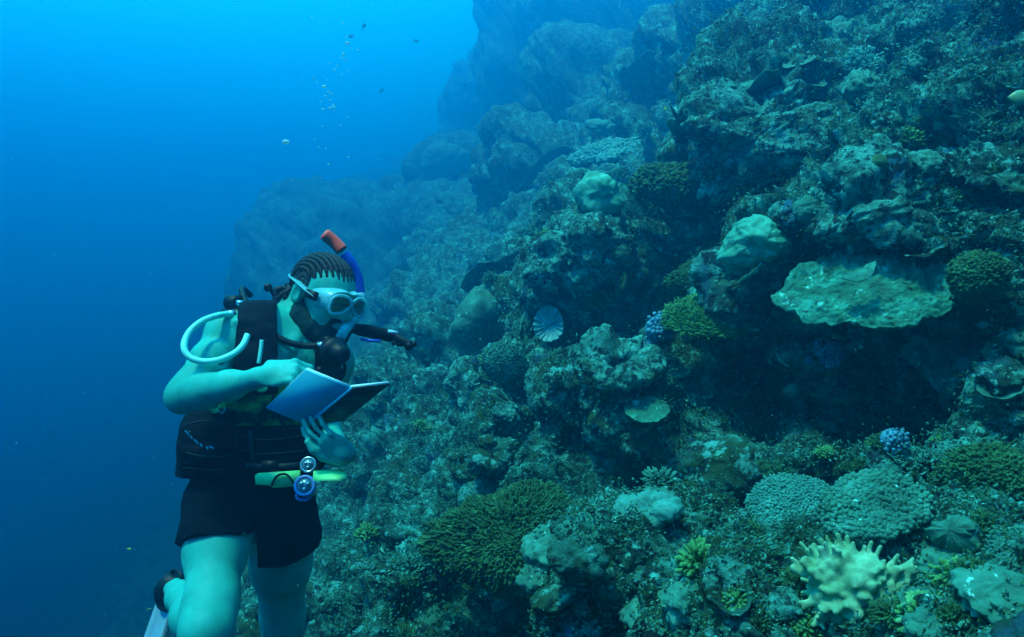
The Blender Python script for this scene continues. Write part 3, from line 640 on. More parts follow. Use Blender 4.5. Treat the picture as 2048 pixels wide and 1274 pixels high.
ruffle('ruffled_coral', [(920, 572), (930, 552), (945, 545), (960, 530), (985, 525), (1010, 512), (1040, 490)], (975, 532), M_dull, .5, .018, .05, 'hazy wavy coral edge running up beside the humped rock', lift=.2, seed=4)
ruffle('ruffled_coral', [(915, 166), (940, 165), (960, 158), (978, 142)], (945, 162), M_dull, .6, .05, .10, 'faint curved shelf coral on the far reef edge', lift=.5, seed=5)
ruffle('ruffled_coral', [(905, 215), (930, 212), (955, 206), (985, 190)], (945, 210), M_dull, .6, .05, .10, 'faint second shelf coral just under the far curved one', lift=.5, seed=6)
ruffle('ruffled_coral', [(1232, 148), (1245, 135), (1265, 122), (1290, 105), (1330, 98)], (1275, 120), M_dull, .45, .04, .08, 'slanting shelf coral with lit edge in the upper haze', lift=.4, seed=7)
ruffle('ruffled_coral', [(1058, 340), (1075, 320), (1100, 300), (1130, 296), (1160, 300)], (1105, 308), M_dull, 1.0, .03, .06, 'sloping hazy shelf meeting the long table coral', lift=.3, seed=8)
# branching corals
def branching(name, px, py, R_px, mat, lab, n0=14, depth=3, seed=0, lift=.05, rad=.08, flat=.5):
    A, nn, d_ = anchor_at(px, py, lift=lift); S = d_/F_PX; Rm = R_px*S; rg = random.Random(seed); mb = MB(); up = (nn+Vector((0, 0, .9))-ray(px, py).normalized()*.4).normalized(); a, b, n = frame(up)
    def grow(p, d, L, r, k):
        q = p+d*L; mb.tube([p, p+d*L*.5+a*rg.gauss(0, L*.05), q], [r, r*.85, r*.6], 6)
        if k == 0: return
        for _ in range(rg.choice((2, 3))):
            e = (d+a*rg.gauss(0, .5)+b*rg.gauss(0, .5)+n*.15).normalized(); grow(p+d*L*rg.uniform(.6, 1), e, L*.7, r*.72, k-1)
    for i in range(n0):
        th = rg.uniform(0, 2*math.pi); e = rg.uniform(.1, 1.25); d = (a*math.cos(th)*e+b*math.sin(th)*e+n*(1-flat*e*.5)).normalized(); grow(A-n*Rm*.3+d*Rm*.05, d, Rm*.42, Rm*rad, depth)
    o = mb.build(name, mat); rebase(o, A); coral(o, lab); return o
branching('branching_coral', 1722, 130, 42, M_pale, 'pale finely branched coral in front of the upper dark rock', n0=22, seed=1, lift=.2)
branching('branching_coral', 1015, 548, 15, M_pale, 'tiny bright branched coral sprig, alone in the haze', n0=6, depth=1, seed=2, lift=.12, rad=.13)
branching('branching_coral', 1630, 388, 18, M_pale, 'pale coral sprig on top of the round head', n0=16, depth=2, seed=3, lift=.12, rad=.12)
branching('branching_coral', 1655, 720, 50, M_violet, 'dim violet branching coral under the largest plate', n0=16, seed=4, lift=.10, rad=.10)
branching('branching_coral', 1050, 470, 28, M_dull, 'spiky dull coral tuft left of the humped rock', n0=22, depth=2, seed=5, lift=.10, rad=.06)
branching('branching_coral', 1370, 200, 26, M_dull, 'feathery coral tuft beside the zigzag shelf', n0=22, depth=2, seed=6, lift=.3, rad=.06)
branching('branching_coral', 1290, 265, 34, M_dull, 'bushy hazy coral just above the end of the long table', n0=24, depth=2, seed=7, lift=.3, rad=.07)
branching('branching_coral', 1060, 1200, 36, M_dull, 'low coral sprig in the shade beneath the bushy mound', n0=16, depth=2, seed=8, lift=.05, rad=.08)
# small beads of coral
def beads(name, px, py, R_px, N, mat, lab, seed=0, lift=.05, rb=.13):
    A, nn, d_ = anchor_at(px, py, lift=lift); Rm = R_px*d_/F_PX; rg = random.Random(seed); mb = MB(); n = (nn-ray(px, py).normalized()).normalized(); a, b, n = frame(n)
    mb.ball(A-n*Rm*.3, Rm*.75, 14)
    for i in range(N):
        th = i*2.4; r = math.sqrt(i/N); d = a*math.cos(th)*r+b*math.sin(th)*r+n*math.sqrt(max(0, 1-r*r)); mb.ball(A-n*Rm*.3+Vector(d)*Rm*rg.uniform(.75, 1.05), Rm*rb*rg.uniform(.7, 1.3), 8)
    o = mb.build(name, mat); rebase(o, A); coral(o, lab); return o
beads('bead_coral', 1322, 655, 34, 70, M_violet, 'blue beaded coral cluster beside the yellow-green bushy table', 1, .10)
beads('bead_coral', 1305, 690, 20, 36, M_violet, 'smaller clump of blue beads just below the first', 2, .08)
beads('bead_coral', 1790, 880, 26, 40, M_violet, 'bluish beaded coral above the pair of table corals', 3, .05)
# little pale worm tubes in the dark hollow
def worm(name, pts, r, lab):
    A, nn, d_ = anchor_at(*pts[0], lift=.03); p3 = [ray(x, y).normalized()*d_ for x, y in pts]; p3 = [p-ray(1850, 930).normalized()*.03 for p in p3]
    mb = MB(); c = catmull(p3, 6); mb.tube(c, [r*(.7+.3*math.sin(i*1.3)) for i in range(len(c))], 7); o = mb.build(name, M_pale); rebase(o, p3[0]); coral(o, lab, 'worm tube')
worm('worm_tube', [(1812, 956), (1828, 938), (1842, 922), (1855, 926), (1870, 912)], .006, 'longest pale wriggling worm tube, above the stubbly table coral')
worm('worm_tube', [(1760, 930), (1770, 922), (1775, 935), (1788, 944)], .004, 'short hooked pale tube left of the longest one')
worm('worm_tube', [(1725, 944), (1738, 938), (1745, 930)], .004, 'tiny slanted pale tube nearest the table corals')
worm('worm_tube', [(1556, 708), (1562, 722), (1580, 735)], .006, 'pale curled tube in the dark hollow under the largest plate')
worm('worm_tube', [(1500, 608), (1502, 620), (1506, 632)], .005, 'short upright pale tube beside the green bushy table')
# ---- many small growths over the slope
def rnd_hits(n, seed, xr=(640, 2048), yr=(0, 1274), maxd=11., mind=0):
    rg = random.Random(seed); out = []
    while len(out) < n:
        x, y = rg.uniform(*xr), rg.uniform(*yr)
        ok, loc, nor, i = reef.ray_cast(Vector((0, 0, 0)), ray(x, y).normalized())
        if not ok or loc.length > maxd or loc.length < mind: continue
        if nor.dot(loc) > 0: nor = -nor
        if nor.z < -.15: continue
        out.append((loc, nor))
    return out
def proto_tuft(seed, N, L, r, mat, name):
    rg = np.random.default_rng(seed); d = rg.normal(size=(N, 3)); d[:, 2] = np.abs(d[:, 2])*.8+.25; d /= np.linalg.norm(d, axis=1)[:, None]
    mb = MB(); mb.add(*spikes(d*.35, d+rg.normal(size=(N, 3))*.25, L*rg.uniform(.6, 1.2, N), r*rg.uniform(.8, 1.3, N), 5, .75)); mb.ball((0, 0, 0), .5, 10, (1, 1, .8)); return mb.build(name, mat)
def proto_knob(seed, mat, name, flat=.8):
    v = []; nth, nr = 72, 36
    ph = np.linspace(0, math.pi, nr)[:, None]*np.ones((1, nth)); th = np.linspace(0, 2*math.pi, nth, endpoint=False)[None]*np.ones((nr, 1))
    p = np.stack([np.sin(ph)*np.cos(th), np.sin(ph)*np.sin(th), np.cos(ph)*flat], -1).reshape(-1, 3)
    p = p*(1+.35*perlin(p*1.4+seed)+.16*(.6-worley(p*2.6+seed))*2+.07*perlin(p*7+seed)+.10*(.5-worley(p*7+seed)))[:, None]
    I = np.arange(nr*nth).reshape(nr, nth); J = np.roll(I, -1, 1); return mesh_np(name, p, np.stack([I[:-1], I[1:], J[1:], J[:-1]], -1).reshape(-1, 4), None, mat)
def proto_shelf(seed, mat, name):
    nth, nr = 48, 12; th = np.linspace(0, 2*math.pi, nth, endpoint=False); r = 1+.25*perlin(np.stack([np.cos(th)*1.5+seed, np.sin(th)*1.5, th*0], 1))+.06*perlin(np.stack([np.cos(th)*6+seed, np.sin(th)*6, th*0], 1))
    rho = np.linspace(0, 1, nr)[:, None]; rr_ = rho*(1+(r-1)*rho**2); x = rr_*np.cos(th); y = rr_*np.sin(th); z = .28*rho**2+.10*perlin(np.stack([x, y, x*0+seed], -1).reshape(-1, 3)*2.2).reshape(x.shape)
    top = np.stack([x, y, z], -1).reshape(-1, 3); bot = np.stack([x, y, z-.05-.5*np.clip(1-rho*2, 0, 1)*np.ones_like(x)], -1).reshape(-1, 3); m = nr*nth
    I = np.arange(m).reshape(nr, nth); J = np.roll(I, -1, 1); q1 = np.stack([I[:-1], I[1:], J[1:], J[:-1]], -1).reshape(-1, 4)
    return mesh_np(name, np.concatenate([top, bot]), np.concatenate([q1, q1[:, ::-1]+m, np.stack([I[-1], I[-1]+m, J[-1]+m, J[-1]], -1)]), None, mat)
def scatter(protos, n, seed, size, lab, cat, group, **kw):
    rg = random.Random(seed)
    for i, (p, nrm) in enumerate(rnd_hits(n, seed, **kw)):
        src = protos[i % len(protos)]; o = src if i < len(protos) else src.copy()
        if i >= len(protos): COL.objects.link(o)
        s_ = size*rg.uniform(.5, 1.3)*min(1.25, .55+.16*p.length); up = (nrm*.7+Vector((0, 0, .7))).normalized()
        q = up.to_track_quat('Z', 'Y').to_matrix().to_4x4() @ Matrix.Rotation(rg.uniform(0, 6.28), 4, 'Z')
        o.matrix_world = Matrix.Translation(p-up*s_*.3) @ q @ Matrix.Diagonal((s_*rg.uniform(.8, 1.3), s_*rg.uniform(.8, 1.3), s_*rg.uniform(.7, 1.2), 1))
        tag(o, lab, cat, group)
scatter([proto_tuft(1, 150, .8, .07, M_dull, 'tuft_coral'), proto_tuft(2, 220, .6, .06, M_olive, 'tuft_coral'), proto_tuft(3, 120, .7, .09, M_green, 'tuft_coral')], 95, 41, .045,
    'one of many small bristly coral tufts dotted over the slope', 'coral', 'small bristly coral tufts on the slope')
scatter([proto_knob(1, M_reef, 'knob_coral'), proto_knob(2, M_rock, 'knob_coral'), proto_knob(3, M_reef, 'knob_coral', .6), proto_knob(4, M_rock, 'knob_coral'), proto_knob(5, M_dull, 'knob_coral')], 130, 42, .05,
    'one of many small lumpy coral heads dotted over the slope', 'coral', 'small lumpy coral heads on the slope')
scatter([proto_shelf(1, M_dull, 'shelf_coral'), proto_shelf(4, M_plate, 'shelf_coral'), proto_shelf(7, M_reef, 'shelf_coral')], 70, 43, .048,
    'one of many little shelf corals jutting from the slope', 'coral', 'little shelf corals jutting from the slope')
# growth nobody could count: turf of short algae and crumbs of shell
def turf(name, n, seed, L, r, mat, **kw):
    H = rnd_hits(n, seed, **kw); rg = np.random.default_rng(seed); mb = MB()
    p = np.array([tuple(h[0]) for h in H]); nn = np.array([tuple(h[1]) for h in H]); dd = np.linalg.norm(p, axis=1)
    K = 4; p = np.repeat(p, K, 0)+rg.normal(size=(n*K, 3))*.012*np.repeat(dd, K)[:, None]*.6; nn = np.repeat(nn, K, 0); sc_ = (.5+.2*np.repeat(dd, K))
    mb.add(*spikes(p-nn*.006, nn+rg.normal(size=(n*K, 3))*.5+np.array([0, 0, .3]), L*sc_*rg.uniform(.4, 1.4, n*K), r*sc_*rg.uniform(.7, 1.4, n*K), 3, .5))
    o = mb.build(name, mat); o['kind'] = 'stuff'; tag(o, None); return o
turf('algae_undergrowth', 6000, 51, .011, .0024, M_olive, maxd=9)
turf('coral_undergrowth', 6000, 53, .010, .0040, M_dull, maxd=9)
def crumbs():
    H = rnd_hits(1500, 52, maxd=8); mb = MB(); rg = random.Random(3)
    for p, n in H:
        s_ = (.5+.25*p.length)*rg.uniform(.0010, .0030); mb.ball(p+n*s_*.5, s_, 6, (rg.uniform(.7, 1.6), rg.uniform(.7, 1.6), rg.uniform(.5, 1)))
    o = mb.build('shell_debris', M_pale); o['kind'] = 'stuff'
crumbs()
# ------------------------------------------------------------------ the diver
M_skin = mat_noise('skin', [(.3, (.010, .30, .25)), (.7, (.024, .56, .49))], scale=7, detail=9, rough=.6, bump=.35, bump_scale=180, spec=.15, dist=.002, patch=[(30, .60, .72, (.016, .30, .24))])
M_hair = mat_plain('dark_hair', (.0003, .010, .014), rough=.6, spec=.35, scale=90, noise=.4, bump=.6)
M_beard = mat_plain('beard_hair', (.004, .040, .045), rough=.8, spec=.15, scale=160, noise=.5, bump=.8)
M_cloth = mat_plain('black_cloth', (.0002, .0035, .008), rough=.9, spec=.08, scale=40, noise=.35, bump=.35)
M_vest = mat_plain('black_nylon', (.0002, .0035, .008), rough=.8, spec=.12, scale=60, noise=.3, bump=.4)
M_rubber = mat_plain('black_rubber', (.0003, .007, .012), rough=.5, spec=.25, scale=30, noise=.25)
M_steel = mat_plain('steel', (.35, .62, .70), rough=.25, spec=.6, metal=.8)
M_white = mat_plain('white_rubber', (.14, .85, .78), rough=.5, spec=.4, noise=.05)
M_yellow = mat_plain('yellow_plastic', (.16, 1.0, .35), rough=.45, noise=.08)
M_shirt = mat_noise('printed_shirt', [(.46, (.006, .025, .02)), (.52, (.05, .22, .05)), (.60, (.16, .55, .12))], scale=10, detail=3, rough=.85, bump=.3, bump_scale=120, dist=.003)
M_clear = mat_plain('clear_silicone', (.20, .85, .95), rough=.25, spec=.6, noise=.06, trans=.25)
M_blue = mat_plain('blue_plastic', (.01, .10, .62), rough=.4, noise=.06)
M_bluegrey = mat_plain('blue_white_print', (.25, .70, .90), rough=.5)
M_orange = mat_plain('orange_plastic', (1.0, .10, .04), rough=.4, noise=.03)
M_slate = mat_plain('slate_cover', (.01, .55, .85), rough=.55, noise=.04, scale=6, bump=.05)
M_paper = mat_plain('page_edge', (.45, .80, .85), rough=.6, noise=.03)
def mat_lens():
    m = mat_new('mask_glass'); N = m.node_tree.nodes; L = m.node_tree.links; ou = N.new('ShaderNodeOutputMaterial')
    g = N.new('ShaderNodeBsdfGlossy'); g.inputs['Roughness'].default_value = .08; t = N.new('ShaderNodeBsdfTransparent'); t.inputs[0].default_value = (.35, .60, .62, 1)
    mx = N.new('ShaderNodeMixShader'); mx.inputs[0].default_value = .16; L.new(t.outputs[0], mx.inputs[1]); L.new(g.outputs[0], mx.inputs[2]); L.new(mx.outputs[0], ou.inputs[0]); return m
M_lens = mat_lens()
def na(v): return np.array(tuple(v))
BODY_LO, BODY_HI = (-1.02, 1.40, -1.34), (-.32, 2.60, .22)
# joints
sR, eR, wR = P(462, 672, 1.89), P(368, 792, 1.76), P(516, 757, 1.65)
sL, eL, wL = P(664, 722, 2.10), P(652, 815, 2.17), P(676, 914, 1.76)
neck0, neck1 = P(566, 692, 2.03), P(598, 628, 2.03)
hipR, kneeR, ankR = P(440, 1020, 1.95), P(416, 1262, 1.70), P(352, 1178, 2.12)
hipL, kneeL, ankL = P(560, 1035, 2.06), P(566, 1262, 2.22), P(540, 1440, 2.55)
HC = P(645, 592, 1.985)                                        # head centre
Fh = Vector((.80, -.54, -.27)).normalized(); Sh = Fh.cross(Vector((.10, .05, 1))).normalized(); Uh = Sh.cross(Fh).normalized()   # Sh points to the side turned to us
if Sh.y > 0: Sh = -Sh
HM = [tuple(Fh), tuple(Sh), tuple(Uh)]
HS = .915
def H(f, s, u): return HC+(Fh*f+Sh*s+Uh*u)*HS
def hand(F_, wrist, palm_c, ax, across, nrm, curl, lens, spread=.017, thumb=None, r=.0074, base=.040):
    """palm + four bent fingers (chains) + thumb; ax runs to the fingers, across to the little finger, nrm is the back of the hand"""
    ax = ax.normalized(); nrm = (nrm-ax*nrm.dot(ax)).normalized(); ac = ax.cross(nrm).normalized()
    if ac.dot(across) < 0: ac = -ac
    M = [tuple(ax), tuple(ac), tuple(nrm)]
    F_.cap(wrist, palm_c-ax*.02, .0215, .023, .02); F_.ell(palm_c, (.048, .037, .0140), M, .012)
    tips = []
    for i in range(4):
        k = palm_c+ax*(base-.004*abs(i-1.2))+ac*spread*(i-1.5); d = (ax+ac*.05*(i-1.5)).normalized(); L = lens[i]; pts = [k-ax*.02, k]; p = k; a_ = 0
        for j, f_ in enumerate((.45, .31, .24)):
            a_ += curl[i][j]; dd = d*math.cos(a_)-nrm*math.sin(a_); p = p+dd*L*f_; pts.append(p)
        F_.chain(pts, [r*1.15, r*1.08, r*.94, r*.90, r*.78], .0025); F_.ell(pts[1]+nrm*.002, (r*1.25,)*3, None, .003); F_.ell(pts[2], (r*1.08,)*3, None, .002); F_.cap(pts[1], palm_c-ax*.02+ac*spread*(i-1.5)*.5+nrm*.010, r*.5, r*.4, .005); tips.append(pts)
    if thumb:
        pts = [palm_c-ax*.028-ac*.030, palm_c+ax*thumb[0][0]+ac*thumb[0][1]+nrm*thumb[0][2], palm_c+ax*thumb[1][0]+ac*thumb[1][1]+nrm*thumb[1][2], palm_c+ax*thumb[2][0]+ac*thumb[2][1]+nrm*thumb[2][2]]
        F_.chain(pts, [r*1.6, r*1.35, r*1.15, r*.9], .008)
    return tips
def build_body():
    F_ = Field(BODY_LO, BODY_HI, .0036)
    # trunk
    chest = P(568, 745, 1.99); ab = P(535, 880, 1.99); pel = P(502, 1000, 2.0)
    tx = (sL-sR).normalized(); tz = (chest-pel).normalized(); ty = tz.cross(tx).normalized(); tx = ty.cross(tz); TM = [tuple(tx), tuple(ty), tuple(tz)]
    F_.ell(chest, (.165, .105, .17), TM, .05); F_.ell(ab, (.145, .095, .16), TM, .06); F_.ell(pel, (.155, .105, .12), TM, .05)
    F_.ell(chest+tx*.07-ty*0.06*(1 if ty.y > 0 else -1)+tz*.03, (.075, .05, .07), TM, .04); F_.ell(chest-tx*.07-ty*0.06*(1 if ty.y > 0 else -1)+tz*.03, (.075, .05, .07), TM, .04)
    F_.cap(sR+Vector((.05, .03, 0)), sL+Vector((-.04, 0, .0)), .062, .058, .06)
    F_.chain([sR+Vector((.06, .02, .02)), neck0+Vector((0, .02, .03)), sL+Vector((-.04, 0, .02))], [.05, .066, .05], .05)
    F_.cap(neck0, neck1, .062, .050, .025); F_.cap(P(578, 650, 2.05), neck1+Vector((-.008, .02, .04)), .052, .048, .02)
    # arms
    F_.ell(sR+Vector((-.006, 0, -.005)), (.055, .056, .064), None, .03)
    F_.chain([sR, sR.lerp(eR, .45), sR.lerp(eR, .85), eR], [.051, .047, .040, .036], .025); F_.ell(eR+Vector((-.012, .005, 0)), (.031, .031, .031), None, .02)
    F_.chain([eR, eR.lerp(wR, .28), eR.lerp(wR, .65), wR], [.037, .040, .031, .0235], .025)
    F_.ell(sL, (.060, .062, .068), None, .03); F_.chain([sL, sL.lerp(eL, .5), eL], [.054, .046, .038], .03)
    F_.chain([eL, eL.lerp(wL, .3), eL.lerp(wL, .7), wL], [.034, .032, .026, .0205], .015)
    # the forms that show under the skin
    F_.ell(eR.lerp(wR, .20)+Vector((0, -.010, .014)), (.062, .026, .026), [tuple((wR-eR).normalized()), tuple((wR-eR).normalized().cross(Vector((0, 0, 1))).normalized()), tuple((wR-eR).normalized().cross(Vector((0, 0, 1))).normalized().cross((wR-eR).normalized()))], .010)
    F_.ell(eR+Vector((-.024, .004, -.010)), (.018, .018, .018), None, .010); F_.ell(wR+Vector((0, 0, .012)), (.012, .012, .010), None, .008)
    F_.ell(sR.lerp(eR, .42)+Vector((.020, -.026, .0)), (.034, .030, .050), None, .012); F_.ell(sR+Vector((-.012, -.022, .010)), (.045, .040, .052), None, .012)
    F_.cap(sR.lerp(eR, .46)+Vector((-.036, -.030, .01)), sR.lerp(eR, .30)+Vector((.030, -.052, -.02)), .007, .005, .016, 'sub')
    F_.chain([sR+Vector((.035, -.045, .038)), P(530, 668, 1.86), P(572, 702, 1.87)], [.008, .009, .008], .018); F_.chain([P(596, 650, 1.95), P(588, 682, 1.91), P(578, 706, 1.88)], [.012, .012, .008], .016)
    # legs
    F_.chain([hipR, hipR.lerp(kneeR, .35), hipR.lerp(kneeR, .8), kneeR], [.082, .073, .058, .051], .04); F_.ell(kneeR+Vector((0, -.008, .01)), (.052, .050, .057), None, .03)
    F_.ell(kneeR+Vector((.002, -.030, .015)), (.030, .026, .034), None, .035)
    F_.chain([kneeR, kneeR.lerp(ankR, .3), kneeR.lerp(ankR, .75), ankR], [.054, .058, .040, .034], .03)
    F_.chain([hipL, hipL.lerp(kneeL, .4), hipL.lerp(kneeL, .85), kneeL], [.088, .080, .060, .055], .04)
    F_.chain([kneeL, kneeL.lerp(ankL, .3), ankL], [.054, .056, .034], .03)
    F_.rs = HS   # head
    F_.ell(H(-.012, 0, .030), (.098, .074, .088), HM, .02); F_.ell(H(.035, 0, .020), (.062, .066, .070), HM, .03)
    F_.ell(H(.040, 0, -.045), (.055, .052, .060), HM, .03); F_.ell(H(.062, 0, -.088), (.028, .030, .024), HM, .022)
    F_.chain([H(-.02, .055, -.05), H(.025, .046, -.080), H(.062, .014, -.094)], [.020, .018, .018], .02); F_.chain([H(-.02, -.055, -.05), H(.025, -.046, -.080), H(.062, -.014, -.094)], [.020, .018, .018], .02)
    F_.ell(H(.066, .034, -.030), (.022, .024, .022), HM, .02); F_.ell(H(.066, -.034, -.030), (.022, .024, .022), HM, .02)
    F_.ell(H(.082, 0, .022), (.020, .048, .012), HM, .015)                                                   # brow
    for s_ in (1, -1): F_.ell(H(.094, .031*s_, .002), (.016, .017, .013), HM, .01, 'sub')
    for s_ in (1, -1): F_.ell(H(.076, .031*s_, .001), (.014, .015, .013), HM, .004)
    F_.chain([H(.088, 0, .012), H(.112, 0, -.022), H(.118, 0, -.032)], [.009, .011, .013], .012); F_.ell(H(.105, .013, -.034), (.012, .009, .008), HM, .006); F_.ell(H(.105, -.013, -.034), (.012, .009, .008), HM, .006)
    F_.chain([H(.088, .022, -.060), H(.103, 0, -.057), H(.088, -.022, -.060)], [.005, .007, .005], .006); F_.chain([H(.086, .020, -.070), H(.100, 0, -.070), H(.086, -.020, -.070)], [.005, .008, .005], .006)
    for s_ in (1, -1):
        F_.ell(H(-.018, .080*s_, -.006), (.022, .012, .034), HM, .006); F_.ell(H(-.013, .094*s_, -.004), (.012, .010, .020), HM, .004, 'sub')
    F_.rs = 1.0   # hands
    tR = hand(F_, wR, P(557, 747, 1.632), Vector((.85, -.10, .12)), Vector((-.3, .0, -.9)), Vector((.05, -.75, .66)), [(.95, .75, .35), (1.0, .8, .35), (1.05, .8, .4), (1.1, .85, .4)], (.080, .086, .080, .066),
         spread=.0175, thumb=((.01, -.040, -.025), (.035, -.030, -.042), (.058, -.014, -.05)))
    tL = hand(F_, wL, P(676, 896, 1.625), Vector((-.80, -.10, .50)), Vector((.45, .1, .55)), Vector((-.3, -.86, -.35)), [(.25, .35, .3), (.2, .4, .3), (.25, .4, .3), (.3, .45, .3)], (.070, .076, .072, .060),
         spread=.0180, thumb=((.02, -.042, .004), (.045, -.036, .006), (.066, -.026, .004)), base=.036)
    # folds and softness
    X, Y, Z = F_.pts(); near = np.abs(F_.F) < .02; q = np.stack([X[near], Y[near], Z[near]], 1); F_.F[near] += .0014*perlin(q/.05)+.0035*perlin(q/.13)
    body = F_.mesh('person', M_skin, relax=2)
    return body, F_
person, BF = build_body()
tag(person, 'bearded swimmer with braided hair, bare arms and black shorts, reading an open slate', 'person')
person_base = P(500, 1010, 2.0)
# clothes are offsets of the same body, cut to shape, so that they follow it
X_, Y_, Z_ = BF.pts()
def cut(F, *planes, k=0):
    """keep the side the normal points to, for planes (point, normal)"""
    F = F.copy()
    for p, n in planes:
        n = Vector(n).normalized(); d = -((X_-p[0])*n.x+(Y_-p[1])*n.y+(Z_-p[2])*n.z); F = np.maximum(F, d)
    return F
def field_from(prims, lo=BODY_LO, hi=BODY_HI):
    G = Field(lo, hi, BF.h)
    for f, a in prims: getattr(G, f)(*a)
    return G
pelv = P(502, 1000, 2.0)
# shorts: loose legs round the thighs
Gs = Field(BODY_LO, BODY_HI, BF.h)
legR = (kneeR-hipR).normalized(); legL = (kneeL-hipL).normalized()
Gs.ell(pelv, (.172, .120, .14), None, .05)
Gs.chain([hipR+Vector((0, 0, .02)), hipR+legR*.10, hipR+legR*.24], [.092, .090, .085], .03); Gs.chain([hipL+Vector((0, 0, .02)), hipL+legL*.10, hipL+legL*.22], [.104, .108, .108], .03)
q = np.stack([X_.ravel(), Y_.ravel(), Z_.ravel()], 1); fold = None
near = np.abs(Gs.F) < .03; qq = np.stack([X_[near], Y_[near], Z_[near]], 1); Gs.F[near] += .006*perlin(qq*np.array([1, 1, .45])/.05)+.003*perlin(qq/.03)
hR, hL = P(428, 1076, 1.83), P(572, 1092, 2.08); nR = (-legR*.6+Vector((0, 0, .5))).normalized(); nL = (-legL+Vector((-.12, .05, .0))).normalized()
cut_ = lambda p, n: -((X_-p.x)*n.x+(Y_-p.y)*n.y+(Z_-p.z)*n.z)
xi0 = X_/np.maximum(Y_, .1)*F_PX+1024
Gs.F = np.where(xi0 < 628, np.minimum(Gs.F, BF.F-.007), Gs.F); Fs = np.maximum(Gs.F, np.where((xi0 < 499) | (Y_ < 1.86), cut_(hR, nR), cut_(hL, nL))); Fs = np.maximum(Fs, Z_-P(500, 905, 1.98)[2]); Fs = np.maximum(Fs, np.where((xi0 > 484) & (xi0 < 514), (637-Z_/np.maximum(Y_, .1)*F_PX-1070+np.abs(xi0-498)*.8)*.0013, -1))
shorts = BF.mesh('shorts', M_cloth, F=Fs, relax=2)
del Gs, Fs, xi0, q
# shirt under the vest: from the waist to below the chest, printed with yellow-green shapes
Fsh = np.maximum(BF.F-.006, Z_-P(560, 772, 1.9)[2]); Fsh = np.maximum(Fsh, P(500, 905, 1.98)[2]-Z_)
armcut = np.maximum.reduce([Fsh, (.0 - (X_-P(392, 800, 1.9)[0]))])
Fsh = np.maximum(armcut, (X_-P(650, 800, 2.0)[0]))
Fsh = np.maximum(Fsh, 1.84-Y_-.0*X_)
shirt = BF.mesh('shirt', M_shirt, F=Fsh, relax=1); del Fsh, armcut
for o in (shorts, shirt): o.parent = person
# braids: rows from the hairline over the crown to the nape, scalp showing between them
def skull(th, ph, off=0.):
    """th runs front (0) over the top to the back (pi); ph is the side angle"""
    f = math.cos(th); u = math.sin(th); c = math.cos(ph); s_ = math.sin(ph)
    return H(-.012+f*c*(.098+off), s_*(.074+off), .030+u*c*(.088+off)) if True else None
hair = MB(); rg = random.Random(4)
for i in range(15):
    ph = -1.28+i*2.56/14; a0 = .37+.16*abs(ph)**1.5; pts = []; rad = []
    for j in range(46):
        t = j/45; th = a0+(math.pi+.35-a0)*t; p_ = ph*(1-.28*t); pts.append(skull(th, p_, .006)); rad.append((.0070+.0018*math.sin(j*2.3+i))*.90*(.55+.45*min(1, t*6))*(1-.25*t))
    hair.tube(pts, rad, 8)
cap = Field(na(HC)-.15, na(HC)+.15, .0030); cap.rs = HS
cap.ell(H(-.012, 0, .030), (.1025, .0800, .0925), HM, .01)
Xc, Yc, Zc = cap.pts(); lf, lu, ls = (((Xc-HC.x)*v.x+(Yc-HC.y)*v.y+(Zc-HC.z)*v.z)/HS for v in (Fh, Uh, Sh))
# close-cropped sides under the braids, leaving the parting lines bare
ang = np.arctan2(ls, np.hypot(lf+.012, lu-.03)); part = np.abs(((ang+1.28)/.256+.5) % 1-.5)
Fc = np.maximum(cap.F, lf-.070-.25*(lu-.03)-.012*perlin(np.stack([Xc.ravel(), Yc.ravel(), Zc.ravel()], 1)/.012).reshape(Xc.shape)); Fc = np.maximum(Fc, .004-.1*lf-lu+np.maximum(lf-.02, 0)*.7); Fc = np.maximum(Fc, np.where(lu > .03, .0022-.011*(part-.12)*1.0, -1) if False else Fc)
Fc = np.maximum(Fc, np.where((part > .43) & (lf > -.05), .002, -1.))
hc = cap.mesh('hair', M_hair, F=Fc, relax=1)
hb = hair.build('braid_rows', M_hair)
# join the braid rows and the cropped hair as one hair mesh
def join(name, obs, mat):
    V = []; Fs_ = []; n = 0
    for o in obs:
        me = o.data; mw = o.matrix_world
        V += [tuple(o.location+v.co) for v in me.vertices]; Fs_ += [tuple(i+n for i in p.vertices) for p in me.polygons]; n = len(V)
    me = bpy.data.meshes.new(name); me.from_pydata(V, [], Fs_); me.materials.append(mat); me.polygons.foreach_set('use_smooth', [True]*len(me.polygons)); me.update()
    for o in obs: bpy.data.objects.remove(o)
    o = bpy.data.objects.new(name, me); COL.objects.link(o); return o
hair_o = join('hair', [hc, hb], M_hair); hair_o.parent = person
# gathered braids at the nape
bun = MB(); nape = H(-.105, .01, -.010)
for i in range(16):
    d = Vector((rg.gauss(-.8, .25), rg.gauss(.1, .4), rg.gauss(-.35, .45))).normalized(); L = rg.uniform(.035, .06); n0 = nape+Vector((rg.gauss(0, .008), rg.gauss(0, .008), rg.gauss(0, .008)))
    pts = [n0, n0+d*L*.5+Vector((0, 0, .008)), n0+d*L, n0+d*L+Vector((.0, 0, -.02))]; c = catmull(pts, 5); bun.tube(c, [.008+.0018*math.sin(k*2.1) for k in range(len(c))], 7)
ho = bun.build('braid_bunch', M_hair, person)
